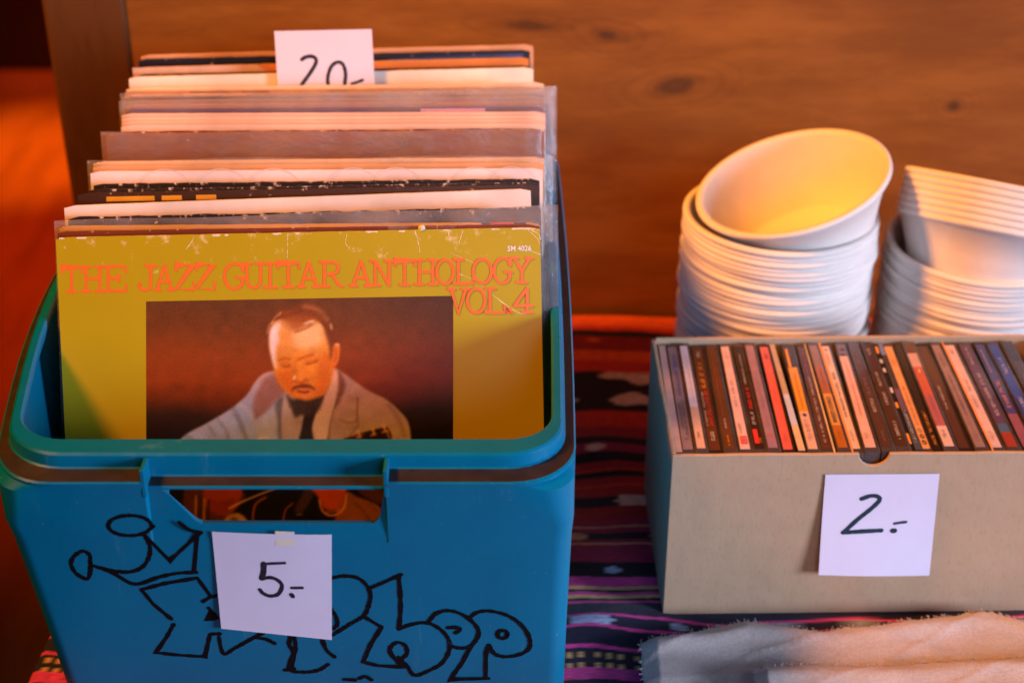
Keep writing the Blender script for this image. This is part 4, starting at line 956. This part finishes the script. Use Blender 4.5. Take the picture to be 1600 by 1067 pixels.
# bottom left/right and top left/right photo columns, spine bands [(from, to, colour)], prints [(from, to, across0, across1, ink, text or None)], label
CDS = [
 (1054, 1067, 1029, 1040, [(0, 1, (214, 168, 150))], [], 'pale pink slim CD, first at the left end of the box'),
 (1067, 1088, 1042, 1060, [(0, 1, (152, 124, 118))], [(.08, .52, .30, .75, 'B', 'THE JEFFREY'), (.55, .88, .50, .80, 'K', 'THE JEFFREY LEE PIERCE'), (.58, .82, .15, .42, 'K', 'SESSIONS PROJECT'), (.90, .95, .3, .7, 'K', None)], 'grey mauve CD with blue print beside the pink slim one'),
 (1089, 1107, 1061, 1076, [(0, .62, (232, 208, 204)), (.62, 1, (226, 172, 140))], [(.12, .58, .5, .7, 'G', None), (.86, .93, .3, .55, 'K', None)], 'white card CD with a peach lower end, third from the left'),
 (1108, 1132, 1080, 1099, [(0, 1, (92, 46, 22))], [(.05, .13, .35, .7, 'W', None), (.17, .44, .30, .72, 'O', None), (.45, .80, .45, .78, 'R', None), (.46, .79, .14, .34, 'W', None), (.84, .93, .35, .7, 'W', None)], 'brown CD with orange and red print on its spine'),
 (1133, 1154, 1103, 1120, [(0, 1, (98, 52, 20))], [(.18, .70, .35, .5, 'P', None), (.72, .82, .4, .6, 'W', None), (.88, .97, .4, .6, 'O', None)], 'plain brown CD just left of the pink one with a red square'),
 (1157, 1178, 1125, 1141, [(0, 1, (240, 184, 164))], [(.06, .14, .4, .65, 'G', None), (.34, .50, .30, .62, 'K', None), (.51, .62, .35, .6, 'G', None), (.77, .87, .25, .5, 'K', None), (.89, .96, .2, .85, 'R', 'EMI')], 'salmon pink CD with a small red square near its front end'),
 (1180, 1200, 1146, 1160, [(0, 1, (40, 20, 18))], [(.08, .40, .35, .62, 'W', None), (.42, .65, .3, .72, 'R', None), (.67, .80, .3, .65, 'W', None), (.83, .96, .12, .62, 'R', '■'), (.91, .96, .66, .9, 'O', None)], 'black CD with red blocks on its spine'),
 (1201, 1221, 1163, 1179, [(0, 1, (166, 118, 124))], [(.35, .66, .35, .65, 'G', None), (.70, .84, .4, .65, 'G', None), (.885, .905, .38, .58, 'R', '●')], 'mauve CD with a red dot, between the black one and the coral one'),
 (1225, 1245, 1186, 1202, [(0, 1, (240, 100, 80))], [(.05, .14, .3, .7, 'K', None), (.38, .58, .38, .62, 'P', None), (.84, .95, .35, .55, 'P', None)], 'bright coral red CD'),
 (1248, 1260, 1202, 1210, [(0, .5, (200, 158, 116)), (.5, .78, (206, 200, 204)), (.78, 1, (232, 186, 130))], [], 'thin tan and white CD right of the coral red one'),
 (1264, 1284, 1222, 1240, [(0, .22, (62, 44, 38)), (.22, .66, (238, 150, 20)), (.66, 1, (236, 178, 140))], [(.03, .22, .1, .4, 'O', '■'), (.28, .64, .4, .6, 'P', None), (.68, .71, .3, .7, 'K', '●'), (.74, .94, .3, .7, 'P', None)], 'orange CD with a pink label at its front end'),
 (1286, 1307, 1246, 1259, [(0, 1, (94, 48, 28))], [(.08, .30, .3, .6, 'P', None), (.32, .50, .35, .6, 'W', None), (.53, .95, .35, .62, 'W', None)], 'dark brown CD with a white stripe down its right side'),
 (1311, 1331, 1262, 1278, [(0, .22, (150, 100, 72)), (.22, .50, (176, 92, 20)), (.50, .80, (226, 152, 66)), (.80, 1, (190, 100, 18))], [(.24, .44, .35, .62, 'P', None), (.53, .78, .25, .72, 'K', 'CHICO CESAR'), (.85, .95, .4, .6, 'P', None)], 'ochre CD with thin dark capitals on a tan label'),
 (1332, 1351, 1280, 1297, [(0, 1, (244, 190, 148))], [(.02, .06, .3, .7, 'K', None), (.08, .2, .3, .6, 'P', None), (.28, .46, .35, .68, 'K', None), (.47, .72, .35, .68, 'K', 'the spinning top'), (.84, .94, .35, .6, 'K', None)], 'cream CD with orange edge and black print above the notch of the box'),
 (1353, 1376, 1305, 1321, [(0, .12, (120, 84, 76)), (.12, 1, (244, 176, 144))], [(.04, .12, .2, .8, 'K', None), (.2, .72, .4, .6, 'P', None), (.87, .93, .3, .55, 'P', None)], 'salmon CD standing over the notch in the front of the box'),
 (1380, 1401, 1324, 1340, [(0, 1, (84, 48, 32))], [(.06, .22, .35, .6, 'G', None), (.36, .54, .3, .62, 'G', None), (.56, .7, .3, .65, 'W', None), (.86, .96, .35, .55, 'G', None)], 'dark brown CD just right of the notch'),
 (1404, 1425, 1345, 1361, [(0, 1, (74, 40, 24))], [(.05, .12, .3, .7, 'W', None), (.30, .48, .32, .62, 'W', None), (.50, .63, .32, .66, 'W', None), (.78, .95, .32, .66, 'W', None)], 'dark brown CD with pale print in two words, left of the slim dashed one'),
 (1426, 1431, 1364, 1370, [(0, 1, (26, 16, 14))], [(.03, .1, .1, .9, 'O', '■'), (.16, .2, .1, .9, 'W', '■'), (.25, .29, .1, .9, 'W', '■'), (.44, .49, .1, .9, 'W', '■'), (.58, .63, .1, .9, 'O', '■'), (.86, .95, .1, .9, 'O', '■')], 'very slim black CD with a broken row of pale dashes'),
 (1432, 1444, 1371, 1378, [(0, .12, (120, 130, 170)), (.12, .45, (70, 58, 56)), (.45, .65, (110, 80, 92)), (.65, 1, (74, 76, 82))], [(.66, .94, .25, .62, 'W', None)], 'slim slate grey CD touching the orange one with three rings'),
 (1445, 1461, 1379, 1395, [(0, 1, (244, 164, 96))], [(.15, .20, .3, .6, 'P', None), (.42, .80, .32, .66, 'P', None), (.82, .86, .2, .75, 'G', '○'), (.875, .915, .2, .75, 'K', '○'), (.93, .97, .2, .75, 'K', '○')], 'light orange CD with three small rings at its front end'),
 (1462, 1474, 1396, 1407, [(0, 1, (30, 16, 12))], [(.66, .97, .3, .7, 'O', None)], 'slim black CD with orange print near its front'),
 (1478, 1499, 1409, 1428, [(0, .1, (90, 48, 38)), (.1, .24, (214, 160, 140)), (.24, .52, (206, 92, 62)), (.52, .82, (184, 96, 92)), (.82, 1, (238, 186, 160))], [(.27, .31, .4, .6, 'W', '●'), (.5, .78, .4, .6, 'P', None), (.86, .96, .3, .6, 'K', None)], 'reddish pink CD with a pale patch at each end'),
 (1502, 1524, 1431, 1450, [(0, 1, (82, 42, 24))], [(.42, .66, .3, .55, 'W', None)], 'dark brown CD with one line of small print, right of the reddish pink one'),
 (1528, 1549, 1453, 1468, [(0, 1, (158, 118, 106))], [(.1, .24, .35, .6, 'K', None), (.32, .72, .35, .6, 'K', None), (.74, .94, .38, .6, 'G', None)], 'grey brown CD left of the pale peach one'),
 (1553, 1575, 1471, 1492, [(0, 1, (234, 184, 162))], [(.05, .1, .4, .7, 'P', None), (.36, .48, .4, .65, 'P', None), (.52, .64, .35, .6, 'P', None), (.86, .95, .35, .62, 'P', None)], 'pale peach CD left of the purple one'),
 (1578, 1600, 1496, 1514, [(0, .79, (92, 56, 84)), (.79, .87, (70, 96, 120)), (.87, 1, (166, 54, 30))], [(.04, .22, .35, .6, 'W', None), (.30, .74, .35, .7, 'W', None)], 'purple CD with a red and blue patch at its front end'),
 (1603, 1625, 1520, 1536, [(0, .7, (66, 58, 112)), (.7, 1, (150, 80, 90))], [(.06, .3, .3, .5, 'W', None), (.38, .66, .3, .7, 'O', None)], 'indigo CD with orange print'),
 (1628, 1650, 1540, 1557, [(0, 1, (42, 62, 142))], [(.15, .32, .3, .7, 'W', None), (.55, .75, .3, .7, 'W', None)], 'bright blue CD near the right end of the box'),
 (1653, 1675, 1562, 1580, [(0, 1, (56, 48, 46))], [(.2, .4, .3, .6, 'G', None)], 'dark grey CD, last at the right end of the box'),
]
INKS = {'W': INK_W, 'K': INK_K, 'B': INK_B, 'R': INK_R, 'O': INK_O, 'P': INK_P, 'G': mat('grey_spine_print', (.25, .18, .17), .4)}
ZC = BH - .0015
rnd = random.Random(11)
binv = box.matrix_world.inverted() if False else (Matrix.Translation((bx, by, .0015)) @ Matrix.Rotation(yaw, 4, 'Z')).inverted()
for (bl, br, tl, tr, bands, prints, label) in CDS:
    yb0, yb1 = 713, 546 - (tl - 1029) * .0165
    A = binv @ at_z(bl, yb0, ZC); B = binv @ at_z(br, yb0, ZC); Cc = binv @ at_z(tl, yb1, ZC); D = binv @ at_z(tr, yb1, ZC)
    A.y = B.y = BT + .0012; Cc.y = D.y = min(.1505, BD - BT - .001)
    hv = rnd.uniform(-.0010, .0012)
    orgp = ((A + B) / 2); orgp.z = 0
    root = empty('compact_disc', Matrix.Translation((bx, by, .0015)) @ Matrix.Rotation(yaw, 4, 'Z') @ Matrix.Translation((orgp.x, orgp.y, .0035)))
    tag(root, label, 'CD', 'CDs filed in the cardboard box')
    ZL = ZC - .0035 + hv
    g = .0009
    def P(s, t, z):                 # s across 0..1, t from the back (0) to the front (1)
        q = Cc.lerp(A, t).lerp(D.lerp(B, t), s); return (q.x - orgp.x, q.y - orgp.y, z)
    b = MB()
    ex = .06 if br - bl > 15 else .0
    q = [P(-ex, 1, 0), P(1 + ex, 1, 0), P(1 + ex, 0, 0), P(-ex, 0, 0), P(-ex, 1, ZL), P(1 + ex, 1, ZL), P(1 + ex, 0, ZL), P(-ex, 0, ZL)]
    b.add(q, [(0, 3, 2, 1), (4, 5, 6, 7), (0, 1, 5, 4), (1, 2, 6, 5), (2, 3, 7, 6), (3, 0, 4, 7)])
    bevel(b.build('case', [tray_m if (br - bl > 15 and rnd.random() > .3) or abs(bl - 1353) < 40 else case_m], root), .0005)
    sp = MB(); mats = []; mi = {}
    def midx(key, make):
        if key not in mi: mi[key] = len(mats); mats.append(make())
        return mi[key]
    wide = br - bl > 15
    s0, s1 = (.06, .80) if wide else (.04, .96)
    t0, t1 = (.03, .965) if wide else (.012, .985)
    for (a, c2, col) in bands:
        a, c2 = t0 + (t1 - t0) * a, t0 + (t1 - t0) * c2
        k = midx(col, lambda col=col: mat('spine_card', tuple(min(.85, x * g_) for x, g_ in zip(lin(col), (.86, 1.02, 1.25))), .25, .1, 90, coat=.5))
        z = ZL + .0003
        vv = [P(s0, c2, ZL - .004), P(s1, c2, ZL - .004), P(s1, a, ZL - .004), P(s0, a, ZL - .004), P(s0, c2, z), P(s1, c2, z), P(s1, a, z), P(s0, a, z)]
        sp.add(vv, [(0, 3, 2, 1), (4, 5, 6, 7), (0, 1, 5, 4), (1, 2, 6, 5), (2, 3, 7, 6), (3, 0, 4, 7)], k)
    wd_m = (B - A).length * (s1 - s0)
    if bl in (1286, 1332):           # white or orange side stripe
        col = (232, 220, 206) if bl == 1286 else (240, 150, 40)
        k = midx(col, lambda: mat('spine_stripe', lin(col), .4)); u0, u1 = (.86, 1.0) if bl == 1286 else (-.06, .14)
        z = ZL + .0007; sp.add([P(u0, 1, z), P(u1, 1, z), P(u1, 0, z), P(u0, 0, z)], [(0, 1, 2, 3)], k)
    if bl == 1553:
        k = midx('o', lambda: mat('spine_stripe', lin((240, 150, 60)), .4)); z = ZL + .0007; sp.add([P(-.02, 1, z), P(.1, 1, z), P(.1, 0, z), P(-.02, 0, z)], [(0, 1, 2, 3)], k)
    for n_, (a, c2, u0, u1, ink, txt) in enumerate(prints):
        k = midx('ink' + ink, lambda: INKS[ink]); z = ZL + .0007 + .00002 * n_
        u0, u1 = s0 + (s1 - s0) * u0, s0 + (s1 - s0) * u1; a, c2 = t0 + (t1 - t0) * a, t0 + (t1 - t0) * c2
        if txt == '■': v2, f2 = [(0, 0), (1, 0), (1, 1), (0, 1)], [(0, 1, 2, 3)]
        elif txt == '●': v2 = [(.5 + .5 * math.cos(t), .5 + .5 * math.sin(t)) for t in np.linspace(0, 2 * math.pi, 13)[:-1]]; f2 = [tuple(range(12))]
        elif txt == '○':
            v2 = [(.5 + r * math.cos(t), .5 + r * math.sin(t)) for r in (.5, .26) for t in np.linspace(0, 2 * math.pi, 15)[:-1]]; f2 = [(i, (i + 1) % 14, (i + 1) % 14 + 14, i + 14) for i in range(14)]
        elif txt == 'EMI':
            v2 = []; f2 = []
            for (x0, x1, y0, y1) in ((0, 1, 0, .2), (0, 1, .8, 1), (0, .16, .2, .8), (.84, 1, .2, .8)):
                q = len(v2); v2 += [(x0, y0), (x1, y0), (x1, y1), (x0, y1)]; f2.append((q, q + 1, q + 2, q + 3))
            tv, tf, _ = text_mesh('EMI'); q = len(v2); v2 += [(.26 + .48 * x, .3 + .4 * y) for x, y in tv]; f2 += [tuple(i + q for i in w_) for w_ in tf]
        elif txt: tv, tf, _ = text_mesh(txt); v2, f2 = tv, tf
        else: v2, f2 = scr((c2 - a) * .147, wd_m * (u1 - u0) / (s1 - s0) * .9, rnd)
        # letters run from the back of the box to the front, heads to the right
        sp.add([P(u0 + (u1 - u0) * y, a + (c2 - a) * x, z) for x, y in v2], [tuple(reversed(w_)) for w_ in f2], k)
    o = sp.build('spine_card', mats, root)

# ------------------------------------------------------------------ bowls
def bowl_mesh():
    H_, RT, RB, th = .066, .0800, .054, .0016
    outer = [(0, 0), (RB - .004, 0), (RB, .0025), (RB + (RT - .004 - RB) * .55, H_ * .55), (RT - .0040, H_ - .0062), (RT - .001, H_ - .0054), (RT + .0004, H_ - .0034), (RT, H_ - .0012), (RT - .0022, H_)]
    inner = [(RT - .0052, H_ - .0008), (RT - .0068, H_ - .004), (RB + (RT - .006 - RB) * .55, H_ * .55), (RB - .0005, .006), (RB - .006, .0022), (0, .0018)]
    prof = outer + inner; n = 72; v = []; f = []
    for r_, z_ in prof:
        for i in range(n):
            a = 2 * math.pi * i / n; v.append((r_ * math.cos(a), r_ * math.sin(a), z_))
    for l in range(len(prof) - 1):
        for i in range(n):
            a = l * n + i; c2 = l * n + (i + 1) % n; f.append((a, c2, c2 + n, a + n))
    me = bpy.data.meshes.new('paper_bowl'); me.from_pydata(v, [], f); me.materials.append(M['bowl'])
    bm = bmesh.new(); bm.from_mesh(me); bmesh.ops.remove_doubles(bm, verts=bm.verts[:], dist=1e-6); bmesh.ops.recalc_face_normals(bm, faces=bm.faces[:]); bm.to_mesh(me); bm.free()
    me.polygons.foreach_set('use_smooth', [True] * len(me.polygons)); return me
BM = bowl_mesh()
def jit(rn): return Matrix.Rotation(R(rn.uniform(-1.1, 1.1)), 4, 'X') @ Matrix.Diagonal((rn.uniform(.992, 1.006), rn.uniform(.992, 1.006), 1, 1))
def put_bowl(matrix, label, group):
    o = bpy.data.objects.new('paper_bowl', BM); COL.objects.link(o); o.matrix_world = matrix; tag(o, label, 'bowl', group); return o
s1c = (.222, 1.19); rnb = random.Random(5)
for i in range(28):
    put_bowl(Matrix.Translation((s1c[0] + rnb.uniform(-.0012, .0012), s1c[1] + rnb.uniform(-.0012, .0012), .001 + .0043 * i)) @ Matrix.Rotation(rnb.uniform(0, 6), 4, 'Z') @ jit(rnb),
             'white paper bowl nested upright in the full stack below the single tilted bowl', 'upright bowls in the stack left of the gap')
rim = at_y(1238, 284, 1.188)
Rt = Matrix.Rotation(R(-17), 4, 'Y') @ Matrix.Rotation(R(4), 4, 'X')
put_bowl(Matrix.Translation(rim) @ Rt @ Matrix.Translation((0, 0, -.064)), 'single white bowl tilted open on top of its stack, glowing orange inside', 'tilted bowls')
s2c = (.3917, 1.19)
for i in range(22):
    put_bowl(Matrix.Translation((s2c[0] + rnb.uniform(-.0012, .0012), s2c[1] + rnb.uniform(-.0012, .0012), .001 + .0043 * i)) @ Matrix.Rotation(rnb.uniform(0, 6), 4, 'Z') @ jit(rnb),
             'white paper bowl nested upright in the right stack under the leaning bowls', 'upright bowls in the stack cut by the picture edge')
rim2 = at_y(1568, 288, 1.20)
Rt2 = Matrix.Rotation(R(12), 4, 'Y') @ Matrix.Rotation(R(-22), 4, 'X')
for i in range(7):
    put_bowl(Matrix.Translation(rim2) @ Rt2 @ Matrix.Translation((0, 0, -.066 - .0056 * (6 - i))), 'white paper bowl in the leaning nested bundle on top of the right stack', 'leaning bowls on the right stack')

# ------------------------------------------------------------------ frayed white cloths in front of the box
def frayed(name, top_px, left_x, z0, y_end, amp, label, seed):
    rn = random.Random(seed)
    tp = [at_z(px, py, z0) for px, py in top_px]; tx = [p.x for p in tp]; ty = [p.y for p in tp]
    n, m_ = 230, 90; x1 = tx[-1]; x0 = tx[0]
    v = []; f = []
    ed = [rn.uniform(-.0012, .0012) for _ in range(n + 1)]; ee = [rn.uniform(-.001, .001) for _ in range(m_ + 1)]
    for j in range(m_ + 1):
        for i in range(n + 1):
            s = i / n; t = j / m_
            yt = float(np.interp(x0 + (x1 - x0) * s, tx, ty)) + ed[i] * (1 if j == 0 else 0)
            y = yt + (y_end - yt) * t
            x = x0 + (x1 - x0) * s + (ee[j] if i == 0 else 0) - .006 * t * (1 - s)
            rel = yt - y
            z = z0 + amp * .8 * (.40 * math.sin(x * 21 + seed) * math.exp(-rel * 9) + .18 * math.sin(x * 43 + rel * 60 + seed) + .16 * math.sin(rel * 95 - x * 14 + seed) + .40 * (1 - abs(math.sin(x * 19 - rel * 40 + 1.2 * math.sin(x * 12 + seed)))) ** 7 + .30 * (1 - abs(math.sin(x * 31 + rel * 62 + seed))) ** 8 + .12 * math.sin(x * 71 - 210 * rel + seed)) - .004 * math.exp(-rel * 140) + .003 * math.exp(-((rel - .012) / .008) ** 2)
            if i < 8: z -= .0006 * (8 - i)
            v.append((x, y, max(z, .004)))
    for j in range(m_):
        for i in range(n):
            a = j * (n + 1) + i; f.append((a + n + 1, a + n + 2, a + 1, a))
    th_ = .0016
    # loose threads along the torn back and left edges
    k0 = len(v)
    for _ in range(230):
        if rn.random() < .72:
            i = rn.randrange(n); p = Vector(v[i]).lerp(Vector(v[i + 1]), rn.random()); d = Vector((rn.uniform(-.7, .7), 1, rn.uniform(-.2, .5)))
        else:
            j = rn.randrange(m_); p = Vector(v[j * (n + 1)]).lerp(Vector(v[(j + 1) * (n + 1)]), rn.random()); d = Vector((-1, rn.uniform(-.7, .7), rn.uniform(-.3, .3)))
        d = d.normalized() * rn.uniform(.0008, .0030); q = p + d * .5 + Vector((rn.uniform(-.0006, .0006), 0, rn.uniform(-.0003, .0008))); r_ = p + d
        k = len(v); side = d.cross(Vector((0, 0, 1))).normalized() * .00016
        p0 = p - d * .2
        for c2, s in ((p0, 1), (q, .9), (r_, .4)): v += [tuple(c2 + side * s), tuple(c2 - side * s)]
        f += [(k, k + 1, k + 3, k + 2), (k + 2, k + 3, k + 5, k + 4)]
    o = mesh_obj(name, v, f, M['linen'], smooth=True)
    sl = o.modifiers.new('thick', 'SOLIDIFY'); sl.thickness = th_ * .4; sl.offset = -1
    return tag(o, label, 'cloth')
frayed('frayed_cloth', [(1000, 990), (1050, 984), (1110, 975), (1165, 963), (1215, 968), (1290, 978), (1380, 972), (1450, 962), (1530, 949), (1575, 956), (1640, 968), (1760, 972)], 1000, .018, .62, .0055, 'off white frayed cloth lying behind, just in front of the cardboard box', 2)
frayed('frayed_cloth', [(1175, 1036), (1260, 1034), (1340, 1036), (1420, 1030), (1500, 1024), (1580, 1022), (1660, 1020), (1760, 1016)], 1175, .030, .62, .004, 'off white frayed cloth lying on top of the other one at the bottom edge', 5)
